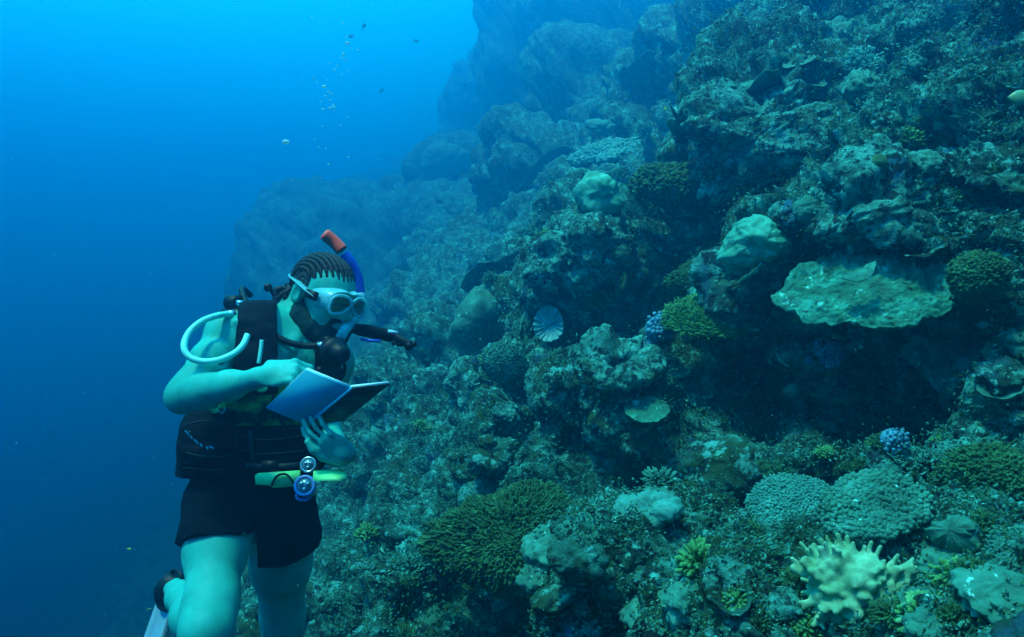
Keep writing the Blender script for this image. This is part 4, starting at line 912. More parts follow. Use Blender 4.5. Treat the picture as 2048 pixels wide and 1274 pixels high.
# beard: the jaw pushed out a little
Gb = Field(na(HC)-.16, na(HC)+.16, .0036); Gb.rs = HS; Gb.chain([H(-.018, .062, -.030), H(-.006, .058, -.062), H(.030, .044, -.090), H(.066, .012, -.104), H(.066, -.012, -.104), H(.03, -.044, -.090), H(-.006, -.058, -.062), H(-.018, -.062, -.03)],
    [.014, .027, .029, .032, .032, .029, .027, .014], .02); Gb.ell(H(.078, 0, -.094), (.029, .036, .028), HM, .02); Gb.chain([H(.084, .032, -.078), H(.094, .026, -.052), H(.106, 0, -.047), H(.094, -.026, -.052), H(.084, -.032, -.078)], [.009, .007, .007, .007, .009], .008)
Gb.chain([H(-.01, .066, -.01), H(-.010, .063, -.05)], [.006, .016], .01)
Xb, Yb, Zb = Gb.pts(); nb = np.abs(Gb.F) < .012; qb = np.stack([Xb[nb], Yb[nb], Zb[nb]], 1); Gb.F[nb] += .003*perlin(qb/.008)+.002*perlin(qb/.02)
beard = Gb.mesh('beard', M_beard, person, relax=0)
# eyes behind the mask
for s_ in (1, -1):
    e = MB(); e.ball(H(.083, .031*s_, .001), .0115, 14); eye = e.build('eye', mat_plain('eye_white', (.35, .6, .6), rough=.2, noise=.02) if s_ == 1 else bpy.data.materials['eye_white'], person)
    i_ = MB(); i_.ball(H(.0915, .030*s_, -.002), .0050, 10); i_.build('iris', M_hair, eye)
# ---------------- dive mask
def thing(name, loc, label, cat): return tag(empty(name, loc), label, cat)
mask = thing('dive_mask', H(.1, 0, 0), 'clear two-lens dive mask with pale frame on the bearded face', 'dive mask')
def part(mb, name, mat, parent, smooth=True):
    o = mb.build(name, mat, None, smooth)
    if parent.type == 'EMPTY' or parent.location.length > 0:
        rebase(o, parent.matrix_basis.translation); 
    o.parent = parent
    if parent.type == 'EMPTY' or parent.location.length > 0: o.location = (0, 0, 0)
    return o
def lensloop(s_, g, f, n=40):
    out = []
    for i in range(n):
        a = 2*math.pi*i/n; y = .036+.033*g*math.copysign(abs(math.cos(a))**.8, math.cos(a)); z = .002+.025*g*math.copysign(abs(math.sin(a))**.8, math.sin(a))
        z -= .010*g*max(0, (y-.036)/.033)*(1 if z < .002 else .1)+.0; y -= .006*(z < -.005)*0
        if z < -.004 and y < .030: z += (.030-y)*.55
        out.append(H(f-.20*(y-.02)*.9, y*s_, z))
    return out
def skirt():
    mb = MB(); n = 64; rings = []
    # outline round both eyes and the nose, from the face forward to the lens plane
    def prof(a, g):
        y = .078*g*math.copysign(abs(math.cos(a))**.75, math.cos(a)); z = .004+(.040 if math.sin(a) > 0 else .036)*g*math.copysign(abs(math.sin(a))**.8, math.sin(a))
        if math.sin(a) < 0: z -= .026*max(0, 1-abs(y)/.026)          # nose pocket
        if math.sin(a) > 0: z -= .006*max(0, 1-abs(y)/.02)
        return y, z
    for (g, f) in ((1.0, .062), (1.02, .078), (.98, .100), (.93, .118), (.90, .121)):
        r = []
        for i in range(n):
            a = 2*math.pi*i/n; y, z = prof(a, g); r.append(H(f-.30*max(0, abs(y)-.02)*(1.6 if f < .09 else .9), y, z))
        rings.append(r)
    vs = [p for r in rings for p in r]; q = []
    for k in range(len(rings)-1):
        for i in range(n): q.append((k*n+i, k*n+(i+1) % n, (k+1)*n+(i+1) % n, (k+1)*n+i))
    mb.add(vs, q)
    # thickness: an inner skin
    vs2 = [HC+(p-HC)*.965 for p in vs]; mb.add(vs2, [tuple(reversed(x)) for x in q]); return mb
part(skirt(), 'skirt', M_clear, mask)
fr = MB()
for s_ in (1, -1): fr.tube(lensloop(s_, 1.04, .123), .0038, 8, closed=True)
fr.tube([H(.122, .010, .016), H(.125, 0, .014), H(.122, -.010, .016)], .006, 8)
frame_o = part(fr, 'frame', M_clear, mask)
np_ = MB(); np_.add(*(lambda f: (f[0], f[1]))(([H(.104, .018, -.008), H(.104, -.018, -.008), H(.128, -.013, -.034), H(.128, .013, -.034), H(.136, 0, -.030), H(.120, 0, .006), H(.104, .016, -.046), H(.104, -.016, -.046)],
    [(0, 5, 4, 3), (5, 1, 2, 4), (3, 4, 2, 7), (3, 7, 6, 6)][:3]))); part(np_, 'nose_pocket', M_clear, mask)
for s_ in (1, -1):
    l = lensloop(s_, .98, .122); c = sum(l, Vector())/len(l); mb = MB(); n = len(l); mb.add([c]+l, None, [(0, i+1, (i+1) % n+1) for i in range(n)]); mb.add([c-Fh*.003]+[p-Fh*.003 for p in l], None, [(0, (i+1) % n+1, i+1) for i in range(n)])
    part(mb, 'lens', M_lens, mask)
st = MB()
sp = [H(.070, .082, .004), H(.035, .0855, .012), H(-.02, .084, .026), H(-.07, .064, .030), H(-.112, .03, .032), H(-.118, 0, .032), H(-.112, -.03, .032), H(-.07, -.064, .03), H(-.02, -.084, .026), H(.035, -.086, .012), H(.07, -.082, .004)]
c = catmull(sp, 6); st.tube(c, [.0125]*len(c), 10, flat=.20, up=tuple(Sh if False else Uh)); part(st, 'strap', M_clear, mask)
for s_ in (1, -1): bk = MB(); bk.box(H(.052, .089*s_, .006), Fh*.019, Sh*.0055, Uh*.011); part(bk, 'buckle', M_rubber, mask)
# ---------------- snorkel on the far side of the head
sn = thing('snorkel', P(700, 560, 2.02), 'blue snorkel with an orange tip rising above the braided head', 'snorkel')
sp = [P(680, 676, 1.92), P(694, 654, 1.93), P(712, 632, 2.06), P(722, 590, 2.12), P(714, 552, 2.12), P(700, 524, 2.11), P(688, 507, 2.105)]
c = catmull(sp[3:], 8); t_ = MB(); t_.tube(c, lerp_list([.012, .0155, .0165, .016], len(c)), 14); part(t_, 'tube', M_blue, sn)
c = catmull([P(684, 501, 2.10), P(667, 483, 2.10), P(647, 467, 2.09)], 8); t_ = MB(); t_.tube(c, [.0185]*(len(c)-3)+[.0185, .017, .012], 14); part(t_, 'orange_tip', M_orange, sn)
c = catmull(sp[:4], 8); t_ = MB(); t_.tube(c, [.0135+.0012*math.sin(i*2.2) for i in range(len(c))], 12); part(t_, 'clear_elbow', M_clear, sn)
# ---------------- regulator: second stage at the chin with its hose over the shoulder
rg_ = thing('regulator', P(666, 700, 1.88), 'black regulator hanging under the chin with hose over the shoulder', 'regulator')
G = Field(na(P(666, 700, 1.88))-.10, na(P(666, 700, 1.88))+.10, .003); rc = P(668, 702, 1.88); rf = Vector((.75, -.60, -.25)).normalized(); a, b, n = frame(rf); RM = [tuple(a), tuple(b), tuple(n)]
G.ell(rc, (.040, .038, .026), RM, .01); G.cap(rc+n*.012, rc+n*.026, .029, .026, .006); G.cap(rc-b*.015-a*.0, rc-b*.045+a*.0, .020, .016, .012); G.cap(rc-n*.01+b*.0, P(655, 680, 1.91), .017, .013, .01); G.cap(rc, P(640, 693, 1.88), .014, .011, .006)
G.chain([rc-b*.04, rc-b*.06+a*.03, rc-b*.05-a*.035], [.014, .011, .011], .01)
part_o = G.mesh('second_stage', M_rubber, relax=1); rebase(part_o, rg_.location); part_o.parent = rg_; part_o.location = (0, 0, 0)
mb = MB(); mb.tube([rc+n*.026, rc+n*.031], [.024, .020], 20); [mb.tube([rc+n*.030+a*(k*.009-.018)-b*.013, rc+n*.030+a*(k*.009-.018)+b*.013], .0018, 6) for k in range(5)]; part(mb, 'purge_cover', M_vest, rg_)
mb = MB(); mb.tube([P(634, 690, 1.88), P(650, 694, 1.88)], [.0095, .0105], 12); mb.tube([P(640, 691, 1.88), P(645, 692, 1.88)], .0125, 6); part(mb, 'hose_fitting', M_steel, rg_)
c = catmull([P(500, 590, 2.05), P(484, 578, 1.98), P(489, 600, 1.93), P(507, 632, 1.88), P(537, 662, 1.86), P(575, 684, 1.86), P(610, 692, 1.87), P(640, 691, 1.88)], 10); mb = MB(); mb.tube(c, .0085, 12); part(mb, 'hose', M_rubber, rg_)
mb = MB(); mb.tube(catmull([P(676, 712, 1.89), P(690, 735, 1.91), P(680, 760, 1.92), P(660, 748, 1.91), P(668, 728, 1.91)], 8), .0045, 8); mb.tube(catmull([P(655, 712, 1.91), P(640, 738, 1.92), P(648, 752, 1.92)], 8), .010, 8); mb.tube(catmull([P(662, 715, 1.90), P(658, 745, 1.91), P(670, 756, 1.91)], 8), .012, 8); part(mb, 'lanyard', M_rubber, rg_)
# ---------------- buoyancy vest: shoulder panels, waist wings, pockets
vest = thing('buoyancy_vest', P(500, 880, 1.95), 'black buoyancy vest strapped over the bare chest', 'buoyancy vest')
def vpart(F, name, mat, relax=2):
    o = BF.mesh(name, mat, F=F, relax=relax); rebase(o, vest.location); o.parent = vest; o.location = (0, 0, 0); return o
qn = None
def Pz(py, Y=1.9): return P(0, py, Y)[2]
def Px(px, Y=1.9): return P(px, 0, Y)[0]
xi = X_/np.maximum(Y_, .1)*F_PX+1024; yi = 637-Z_/np.maximum(Y_, .1)*F_PX                           # photo-plane coordinates of every grid point, for tracing the cloth outlines once
def bodyfield(extra=()):
    G = Field(BODY_LO, BODY_HI, BF.h); chest = P(568, 745, 1.99); ab = P(535, 880, 1.99); pel = P(502, 1000, 2.0)
    G.ell(chest, (.178, .118, .175), None, .05); G.ell(ab, (.158, .110, .17), None, .06); G.cap(sR+Vector((.055, .03, .0)), sL+Vector((-.05, 0, 0)), .072, .066, .05)
    G.chain([sR+Vector((.06, .02, .02)), neck0+Vector((0, .03, .01)), sL+Vector((-.04, 0, .02))], [.062, .070, .060], .04)
    tx = (sL-sR).normalized(); tz = (chest-pel).normalized(); ty = tz.cross(tx).normalized(); tx = ty.cross(tz); TM = [tuple(tx), tuple(ty), tuple(tz)]; sg = .06*(1 if ty.y > 0 else -1)
    G.ell(chest, (.177, .117, .18), TM, .05); G.ell(ab, (.155, .105, .17), TM, .05)
    for e in (1, -1): G.ell(chest+tx*.07*e-ty*sg+tz*.03, (.087, .062, .082), TM, .04)
    for f, a in extra: getattr(G, f)(*a)
    return G
Gv = bodyfield([('ell', (P(412, 890, 1.93), (.066, .085, .115), None, .05)), ('ell', (P(600, 890, 1.96), (.055, .080, .10), None, .05)), ('cap', (P(378, 900, 1.95), P(384, 945, 1.93), .034, .040, .03))])
nv = np.abs(Gv.F) < .03; qv = np.stack([X_[nv], Y_[nv], Z_[nv]], 1); Gv.F[nv] += .006*perlin(qv*np.array([.6, .6, 1.6])/.05)+.0025*perlin(qv/.022)
Fv = Gv.F
# jacket: below the line from the armpit to the waist, open at the chest
top = np.maximum(Fv, np.maximum((Z_-Pz(815)), Pz(955)-Z_)); jacket = vpart(np.maximum(top, np.where((yi < 852) & (xi > 470) & (Y_ < 1.95), .004, -1)), 'jacket', M_vest)
# shoulder panel on the side towards us: a band from the shoulder down to the jacket
bandc = 514-(yi-640)*.03; bw = 40+(yi-640)*.05; Fb = np.maximum(Fv-.006, (np.abs(xi-bandc)-bw)*.0012); Fb = np.maximum(Fb, np.maximum(Z_-Pz(600), Pz(786)-Z_)); Fb = np.maximum(Fb, -(Fv+.020))
vpart(Fb, 'shoulder_strap', M_vest)
bandc2 = 655+(yi-700)*.03; Fb2 = np.maximum(np.maximum(Fv-.004, (np.abs(xi-bandc2)-26)*.0012), np.maximum(Z_-Pz(680, 2.), Pz(840)-Z_)); Fb2 = np.maximum(Fb2, -(Fv+.020)); vpart(Fb2, 'shoulder_strap', M_vest)
cum = np.maximum(np.abs(yi-940)*.0012-.026, Fv-.004) if False else np.maximum(np.maximum(BF.F-.016, (np.abs(yi-938-(xi-500)*.03)-20)*.0012), -(BF.F+.01)); vpart(np.maximum(np.maximum(cum, Px(372)-X_), X_-Px(628, 1.95)), 'waist_belt', M_vest)
del Fv, top, Fb, Fb2, cum
def vtube(name, pts, r, mat, k=10, flat=1., m=8): mb = MB(); c = catmull(pts, m); mb.tube(c, r if not hasattr(r, '__len__') else lerp_list(r, len(c)), k, flat=flat); return part(mb, name, mat, vest)
# shoulder dump valve and fittings
mb = MB(); mb.tube([P(455, 604, 1.93), P(480, 606, 1.92)], [.018, .021], 16); mb.ball(P(462, 604, 1.93), .019, 12); mb.tube([P(447, 628, 1.93), P(500, 636, 1.9)], [.016, .030], 12); part(mb, 'shoulder_valve', M_rubber, vest)
mb = MB(); mb.tube([P(474, 606, 1.90), P(486, 607, 1.90)], [.0085, .0075], 10); mb.tube([P(508, 607, 1.89), P(524, 612, 1.89)], [.010, .007], 10); part(mb, 'valve_fitting', M_steel, vest)
# pale hose that loops out over the arm
hose = thing('coiled_hose', P(430, 675, 1.78), 'pale green-white hose looping out over the bare shoulder', 'hose')
c = catmull([P(462, 629, 1.86), P(440, 630, 1.82), P(405, 642, 1.78), P(378, 665, 1.75), P(368, 692, 1.72), P(378, 713, 1.71), P(405, 723, 1.71), P(437, 720, 1.72), P(468, 707, 1.74), P(486, 690, 1.76), P(495, 670, 1.78)], 10)
mb = MB(); mb.tube(c, [.0078]*len(c), 12); o_ = mb.build('tube', M_white); rebase(o_, hose.location); o_.parent = hose; o_.location = (0, 0, 0)
mb = MB(); mb.tube([P(455, 628, 1.88), P(466, 629, 1.86)], .0105, 12); o_ = mb.build('fitting', M_steel); rebase(o_, hose.location); o_.parent = hose; o_.location = (0, 0, 0)
# clips, rings, label strip
vtube('reflective_strip', [P(524, 680, 1.80), P(521, 705, 1.795), P(517, 727, 1.79)], .0052, M_white, 10)
mb = MB(); mb.ball(P(523, 775, 1.80), .012, 10, (1.3, .5, 1.)); part(mb, 'whistle', M_yellow, vest)
vtube('clip', [P(418, 814, 1.80), P(428, 822, 1.795), P(437, 820, 1.80)], .0055, M_yellow)
vtube('d_ring', [P(436, 822, 1.80), P(446, 826, 1.79), P(450, 814, 1.79)], .0022, M_steel)
for (x0, y0, x1, y1) in ((370, 861, 377, 870), (380, 872, 385, 878), (388, 879, 396, 888), (400, 888, 404, 893), (412, 894, 416, 899), (418, 893, 427, 897)):
    Y0 = 1.80
    vtube('zip_glint', [P(x0, y0, Y0), P((x0+x1)/2+1, (y0+y1)/2, Y0), P(x1, y1, Y0)], .0022, M_bluegrey, 6, m=3)
bpy.context.view_layer.update()
def seam(name, pts, r, mat, on=None, up=.002):
    on = on or jacket; out = []
    for a_, b_ in zip(pts[:-1], pts[1:]):
        for k in range(6):
            x, y = a_[0]+(b_[0]-a_[0])*k/6, a_[1]+(b_[1]-a_[1])*k/6; dd = ray(x, y).normalized(); ok, loc, nn_, i_ = on.ray_cast(-vest.location, dd)
            if ok: out.append(loc+vest.location-dd*up)
    if len(out) > 3: mb = MB(); mb.tube(out, r, 6); return part(mb, name, mat, vest)
M_seam = mat_plain('grey_webbing', (.002, .030, .045), rough=.6, spec=.3, scale=120, noise=.4, bump=.5)
for pl in ([(372, 905), (400, 912), (440, 914), (470, 910)], [(368, 850), (400, 842), (440, 842), (468, 846)], [(470, 846), (472, 880), (470, 910)], [(480, 870), (520, 880), (560, 878), (612, 870)], [(480, 900), (520, 908), (560, 906), (618, 900)], [(366, 935), (420, 940), (470, 938)]): seam('seam', pl, .0016, M_seam)
seam('webbing', [(492, 930), (540, 934), (590, 930), (622, 926)], .0075, M_seam, up=.001)
seam('webbing', [(500, 862), (504, 900), (508, 940)], .0060, M_seam, up=.001)
mb = MB(); mb.box(P(540, 932, 1.835), Vector((.020, 0, 0)), Vector((0, .005, 0)), Vector((0, 0, .013))); part(mb, 'waist_buckle', M_rubber, vest)
vtube('buckle_strap', [P(545, 792, 1.84), P(560, 830, 1.83), P(575, 870, 1.85)], [.010, .012, .012], M_vest, 8, .35)
# inflator hose that floats out in front
inf = thing('inflator_hose', P(740, 665, 1.98), 'black inflator arm floating out towards the reef, white marking and a modelled blue highlight', 'inflator hose')
def ipart(mb, name, mat): o = mb.build(name, mat); rebase(o, inf.location); o.parent = inf; o.location = (0, 0, 0); return o
mb = MB(); c = catmull([P(682, 690, 2.05), P(698, 658, 2.02), P(720, 660, 2.0), P(745, 664, 1.98), P(775, 671, 1.97), P(795, 676, 1.96)], 10); mb.tube(c, lerp_list([.012, .015, .019, .021, .019, .015], len(c)), 14, flat=.75); ipart(mb, 'sleeve', M_vest)
mb = MB(); mb.tube(catmull([P(793, 675, 1.96), P(806, 682, 1.955), P(822, 690, 1.95)], 6), lerp_list([.015, .013, .010], 13), 12); mb.ball(P(818, 692, 1.95), .013, 12); mb.ball(P(828, 688, 1.95), .0085, 10); mb.tube([P(800, 680, 1.955), P(799, 692, 1.95)], .0085, 10); mb.tube([P(788, 682, 1.955), P(790, 690, 1.955)], .007, 8); ipart(mb, 'inflator_head', M_rubber)
mb = MB(); mb.box(P(786, 664, 1.955), Vector((.0135, 0, -.0025)), Vector((0, .003, 0)), Vector((.0008, 0, .0042))); ipart(mb, 'white_tag', M_bluegrey)
mb = MB(); mb.tube([P(722, 678, 1.96), P(740, 681, 1.955), P(761, 682, 1.955)], .0042, 8); ipart(mb, 'blue_highlight', M_blue)  # blue-violet highlight along the sleeve, modelled as a thin blue tube
# ---------------- tank on the back
tank = thing('scuba_tank', P(530, 700, 2.17), 'dark scuba tank on the back, its valve knob showing behind the neck', 'scuba tank')
def tpart(mb, name, mat): o = mb.build(name, mat); rebase(o, tank.location); o.parent = tank; o.location = (0, 0, 0); return o
tb, tt2 = P(500, 985, 2.20), P(545, 668, 2.20); d = (tt2-tb).normalized(); mb = MB(); mb.tube([tb-d*.01, tb, tb+d*.02]+[tb+(tt2-tb)*s for s in (.2, .5, .8, .95)]+[tt2+d*.025, tt2+d*.045, tt2+d*.06], [.05, .075, .087, .087, .087, .087, .085, .068, .04, .02], 24); tpart(mb, 'cylinder', M_rubber)
mb = MB(); v0 = P(562, 610, 2.10); mb.tube([tt2+d*.05, v0, v0+Vector((0, 0, .01))], [.02, .018, .016], 12); mb.box(v0+Vector((0, 0, .004)), Vector((.02, 0, 0)), Vector((0, .018, 0)), Vector((0, 0, .016))); mb.tube([v0, P(540, 576, 2.06)], [.009, .006], 10); mb.tube([v0+Vector((.0, -.02, -.01)), P(575, 612, 2.03)], [.024, .024], 14); tpart(mb, 'valve', M_rubber)
mb = MB(); mb.ball(P(536, 575, 2.05), .0125, 14); tpart(mb, 'knob', M_rubber)
# ---------------- the open slate
book = thing('slate_book', P(640, 790, 1.62), 'open underwater slate book with plain blue cover held in both hands', 'book')
def bpart(mb, name, mat): o = mb.build(name, mat, None, False); rebase(o, book.location); o.parent = book; o.location = (0, 0, 0); return o
A0, B0, C0, D0 = P(611, 739, 1.555), P(703, 776, 1.545), P(614, 850, 1.655), P(532, 815, 1.665)       # leaf towards us, corners
def slab(mb, q, th, n=None):
    n = n or (q[1]-q[0]).cross(q[3]-q[0]).normalized(); vs = [p-n*th/2 for p in q]+[p+n*th/2 for p in q]; mb.add(vs, [(0, 3, 2, 1), (4, 5, 6, 7), (0, 1, 5, 4), (1, 2, 6, 5), (2, 3, 7, 6), (3, 0, 4, 7)]); return n
mb = MB(); nb_ = slab(mb, [A0, B0, C0, D0], .0030); bpart(mb, 'cover', M_slate)
nb_ = nb_ if nb_.y > 0 else -nb_
ins = lambda q, k: [p+(sum(q, Vector())/4-p)*k for p in q]
mb = MB(); slab(mb, [p+nb_*.0042 for p in ins([A0, B0, C0, D0], -.004)], .0048); bpart(mb, 'page_block', M_paper)
E0 = P(779, 768, 1.57); G0 = E0+(C0-B0); mb = MB(); nb2 = slab(mb, [B0, E0, G0, C0], .0030); cov2 = bpart(mb, 'back_cover', M_cover2 if 'M_cover2' in globals() else mat_noise('marbled_cover', [(.35, (.006, .02, .022)), (.55, (.02, .075, .07)), (.7, (.05, .16, .14))], scale=28, detail=5, rough=.6, bump=.1))
nb2 = nb2 if nb2.y > 0 else -nb2
mb = MB(); slab(mb, [p+nb2*.0042 for p in [B0, E0, G0, C0]], .0052); bpart(mb, 'page_block', M_paper)
mb = MB(); mb.tube([B0, C0], .0036, 8); bpart(mb, 'spine', M_slate)
# ---------------- torch pair and yellow knife sheath at the waist
kn = thing('knife_sheath', P(560, 957, 1.80), 'bright yellow-green knife sheath pointing out from the waist', 'sheath')
def kpart(mb, name, mat, par, sm=True): o = mb.build(name, mat, None, sm); rebase(o, par.location); o.parent = par; o.location = (0, 0, 0); return o
def blade(pts, th, d=Vector((0, 1, 0))):
    mb = MB(); n = len(pts); vs = [p-d*th/2 for p in pts]+[p+d*th/2 for p in pts]; c0 = sum(pts, Vector())/n; vs += [c0-d*th/2, c0+d*th/2]
    mb.add(vs, [(i, (i+1) % n, (i+1) % n+n, i+n) for i in range(n)], [(2*n, (i+1) % n, i) for i in range(n)]+[(2*n+1, n+i, n+(i+1) % n) for i in range(n)]); return mb
kpart(blade([P(511, 950, 1.79), P(515, 947, 1.79), P(600, 941, 1.79), P(600, 962, 1.79), P(590, 972, 1.79), P(548, 975, 1.79), P(540, 970, 1.79), P(512, 968, 1.79)], .010), 'sheath', M_yellow, kn, False)
kpart(blade([P(628, 942, 1.66), P(682, 941, 1.65), P(690, 945, 1.643), P(694, 951, 1.636), P(690, 957, 1.627), P(680, 961, 1.62), P(628, 960, 1.625)], .014), 'tip', M_yellow, kn, False)
mb = MB(); mb.tube(catmull([P(543, 971, 1.78), P(553, 953, 1.78), P(570, 948, 1.78), P(582, 958, 1.78), P(588, 968, 1.78)], 8), .0028, 8); kpart(mb, 'cord', M_rubber, kn)
def torch(px, py, r, lab, body, dy=0.0):
    Y = 1.76+dy; t = thing('dive_torch', P(px, py, Y), lab, 'torch'); f = Vector((.08, -.93, .36)).normalized(); a, b, n = frame(f); c = P(px, py, Y)
    mb = MB(); mb.tube([c-n*.075, c-n*.05, c-n*.03, c-n*.004, c+n*.004], [r*.62, r*.70, r*.95, r*1.05, r*1.0], 24); kpart(mb, 'barrel', body, t)
    mb = MB(); mb.tube([c+(a*math.cos(x)+b*math.sin(x))*r*.92+n*.005 for x in np.linspace(0, 2*math.pi, 28, endpoint=False)], r*.16, 8, closed=True); kpart(mb, 'bezel', M_steel if body is M_rubber else M_violetring, t)
    mb = MB(); mb.tube([c+n*.0045, c+n*.0065], [r*.80, r*.78], 24); kpart(mb, 'reflector', M_refl, t)
    mb = MB(); [mb.ball(c+n*.008+(a*math.cos(x)+b*math.sin(x))*r*.36, r*.20, 10) for x in (.5, 2.6, 4.7)]; kpart(mb, 'bulb', M_steel, t)
M_violetring = mat_plain('blue_ring', (.10, .30, .75), rough=.3, noise=.05); M_refl = mat_plain('reflector', (.06, .22, .30), rough=.2, noise=.3, scale=90, metal=.3)
torch(617, 930, .0185, 'small round dive torch, black, clipped at the waist above the blue-rimmed one', M_rubber, .02)
torch(610, 972, .0240, 'larger dive torch with blue rim, hanging below the knife sheath', M_violetring)
mb = MB(); c = P(607, 992, 1.765); mb.tube([c+Vector((math.cos(x)*.017, 0, math.sin(x)*.010)) for x in np.linspace(0, 2*math.pi, 20, endpoint=False)], .0036, 8, closed=True); o_ = mb.build('torch_ring', M_violetring); rebase(o_, c); tag(o_, 'small blue ring dangling at the foot of the larger torch', 'ring')
# ---------------- fins
def fin(ank, toe, tip, w, lab, side):
    f = thing('swim_fin', ank, lab, 'fin'); d = (toe-ank).normalized(); mb = MB(); mb.tube([ank-d*.03+Vector((0, 0, .01)), ank, ank.lerp(toe, .5), toe, toe+d*.03], [.030, .046, .050, .046, .030], 16, flat=.75); kpart(mb, 'foot_pocket', M_rubber, f)
    mb = MB(); dd = (tip-toe).normalized(); a_ = side; n_ = dd.cross(a_).normalized(); L = (tip-toe).length; vs = []; q = []; k = 12
    for i in range(k+1):
        t = i/k; c = toe+dd*L*t+n_*.05*math.sin(t*2.2); ww = w*(.55+.45*t)
        for j in range(7):
            u = j/3-1; vs.append(c+a_*ww*u+n_*(.010*abs(u)**4+.002)); 
        for j in range(7): u = j/3-1; vs.append(c+a_*ww*u-n_*(.010*abs(u)**4+.002))
    for i in range(k):
        for j in range(6): b0 = i*14+j; q.append((b0, b0+1, b0+15, b0+14)); b1 = b0+7; q.append((b1, b1+14, b1+15, b1+1))
        q.append((i*14, i*14+14, i*14+21, i*14+7)); q.append((i*14+6, i*14+13, i*14+27, i*14+20))
    e = k*14; q += [(e+j, e+j+1, e+j+8, e+j+7) for j in range(6)]; mb.add(vs, q); kpart(mb, 'fin_blade', M_finw, f)
    mb = MB(); s1 = a_.normalized(); mb.tube(catmull([toe.lerp(ank, .7)+s1*.044, ank-d*.045+s1*.03, ank-d*.060, ank-d*.045-s1*.03, toe.lerp(ank, .7)-s1*.044], 6), .006, 8); kpart(mb, 'heel_strap', M_rubber, f)
    mb = MB(); mb.box(toe.lerp(ank, .7)+s1*.048, d*.016, s1*.006, d.cross(s1)*.010); kpart(mb, 'strap_buckle', M_rubber, f)
M_finw = mat_plain('fin_blade_white', (.20, .50, .62), rough=.5, noise=.08)
fin(ankR+Vector((-.015, .01, .0)), ankR+Vector((-.03, .02, -.035)), ankR+Vector((-.13, .10, -.56)), .07, 'pale fin blade with black strap behind the bent knee', Vector((.75, -.62, -.10)).normalized())
fin(ankL, ankL+Vector((.0, .04, -.10)), ankL+Vector((-.02, .15, -.58)), .08, 'second fin, on the rear foot below the frame edge', Vector((.95, -.2, 0)).normalized())
# ---------------- bubbles, fish, drifting specks
M_bub = mat_plain('air_bubble', (.5, .95, .95), rough=.08, spec=1., noise=.02, trans=.2)
def mk_bubble(c, r, lab='air bubble in the rising trail above the swimmer', grp='air bubbles rising above the swimmer'):
    if not hasattr(mk_bubble, 'p'):
        mb = MB(); mb.ball((0, 0, 0), 1, 12, (1, 1, .7)); mk_bubble.p = mb.build('bubble', M_bub); o = mk_bubble.p
    else: o = mk_bubble.p.copy(); COL.objects.link(o)
    o.location = c; o.scale = (r*1.15, r, r); tag(o, lab, 'bubble', grp)
big = [(695, 86, 5), (648, 173, 5.5), (657, 184, 3.5), (664, 187, 3), (651, 192, 3), (646, 218, 3.5), (660, 216, 4), (668, 214, 4), (666, 209, 2.5), (687, 108, 4), (688, 117, 2.5), (669, 139, 3), (674, 131, 2.5), (682, 116, 2.5), (634, 165, 2.5), (627, 155, 2.5),
       (697, 314, 2.5), (657, 328, 2.5), (682, 250, 2.5), (645, 252, 2), (695, 234, 2), (630, 278, 2), (638, 294, 2), (652, 297, 2), (692, 74, 2.5), (686, 46, 2.5), (716, 100, 2.5), (704, 97, 2), (661, 127, 2), (698, 142, 2), (683, 149, 2), (655, 160, 2), (642, 203, 2), (692, 122, 2), (660, 200, 2.5), (624, 34, 2.5), (668, 222, 2)]
for x, y, r in big: mk_bubble(P(x, y, 2.9), r/F_PX*2.9*.75)
mk_bubble(P(572, 284, 2.4), .0110, 'lone bright white bubble, away from the rising trail and the largest', 'lone bubble'); 
bpy.data.objects[-1] if False else None
def specks():
    rg = random.Random(8); mb = MB()
    for i in range(700):
        x, y, Y = rg.uniform(-40, 2090), rg.uniform(-30, 1300), rg.uniform(.7, 3.6); mb.ball(P(x, y, Y), rg.uniform(.0004, .0014)*Y**.6*.55, 4)
    o = mb.build('drifting_dust', M_bub); o['kind'] = 'stuff'
specks()
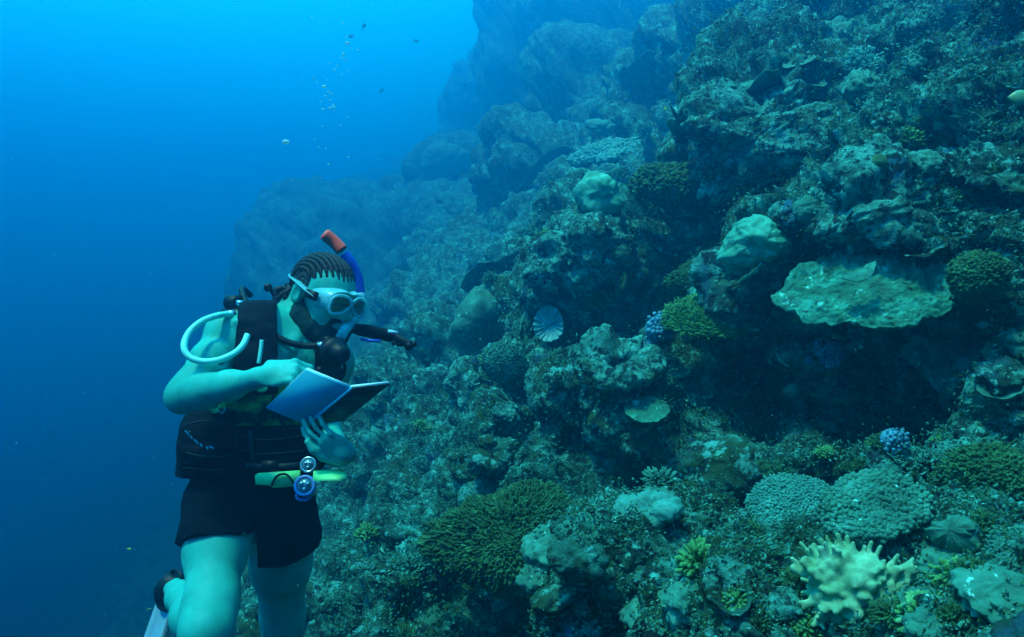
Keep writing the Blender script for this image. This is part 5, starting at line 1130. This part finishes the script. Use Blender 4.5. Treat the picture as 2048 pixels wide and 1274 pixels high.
def fish(c, L, d, mat, lab, group=None):
    d = Vector(d).normalized(); up = Vector((0, 0, 1)); up = (up-d*up.dot(d)).normalized(); s = d.cross(up); n = 14; m = 10; vs = []; q = []
    prof = [.02, .16, .30, .40, .45, .46, .43, .38, .31, .23, .16, .10, .06, .05]
    for i in range(n):
        t = i/(n-1)
        for j in range(m):
            a = 2*math.pi*j/m; vs.append(c+d*(.42-t*.78)*L+up*prof[i]*L*.42*math.sin(a)+s*prof[i]*L*.17*math.cos(a))
    for i in range(n-1):
        for j in range(m): q.append((i*m+j, i*m+(j+1) % m, (i+1)*m+(j+1) % m, (i+1)*m+j))
    mb = MB(); mb.add(vs, q, [(0, j, j+1) for j in range(1, m-1)]); o = mb.build('fish', mat); rebase(o, c)
    def fn(pts, name): vs = [c+d*x*L+up*z*L+s*.006*L for x, z in pts]+[c+d*x*L+up*z*L-s*.006*L for x, z in pts]; k = len(pts); b = MB(); b.add(vs, [(i, (i+1) % k, (i+1) % k+k, i+k) for i in range(k)], [(0, i, i+1) for i in range(1, k-1)]+[(k, k+i+1, k+i) for i in range(1, k-1)]); f = b.build(name, mat); rebase(f, c); f.parent = o; f.location = (0, 0, 0)
    fn([(-.33, 0), (-.52, .16), (-.47, 0), (-.52, -.16)], 'tail_fin'); fn([(.12, .17), (-.02, .27), (-.24, .20), (-.28, .08)], 'dorsal_fin')
    tag(o, lab, 'fish', group)
M_fish = mat_plain('yellow_fish', (.45, .75, .05), rough=.4); M_fish2 = mat_plain('dark_fish', (.01, .09, .14), rough=.5); M_fish3 = mat_plain('grey_green_fish', (.10, .34, .16), rough=.4)
fish(P(1331, 218, 4.2), .040, (.6, .6, .1), M_fish, 'tiny bright yellow fish beside the zigzag shelf coral')
fish(P(2052, 196, 1.9), .11, (-1, .1, .05), M_fish3, 'grey-green fish nosing in at the frame edge, before the dark overhang')
fish(P(728, 53, 13), .17, (.3, .3, .9), M_fish2, 'dark fish high in open water, rising steeply')
fish(P(703, 73, 13), .15, (-.9, .3, .3), M_fish2, 'dark fish just below the rising one')
fish(P(832, 82, 15), .14, (.9, .3, .2), M_fish2, 'faint dark fish nearest the reef crest')
fish(P(763, 182, 15), .16, (.6, .3, .7), M_fish2, 'faint dark fish between the bubbles and the reef')
fish(P(298, 1219, 2.6), .022, (.8, .5, 0), M_fish3, 'tiny pale fish beside the fin blade')
fish(P(258, 1098, 4.5), .035, (.8, .3, -.2), M_fish, 'tiny yellowish fish in the deep blue beside the thigh')
build_haze((-60, -8, -26), (62, 58, 13.5))
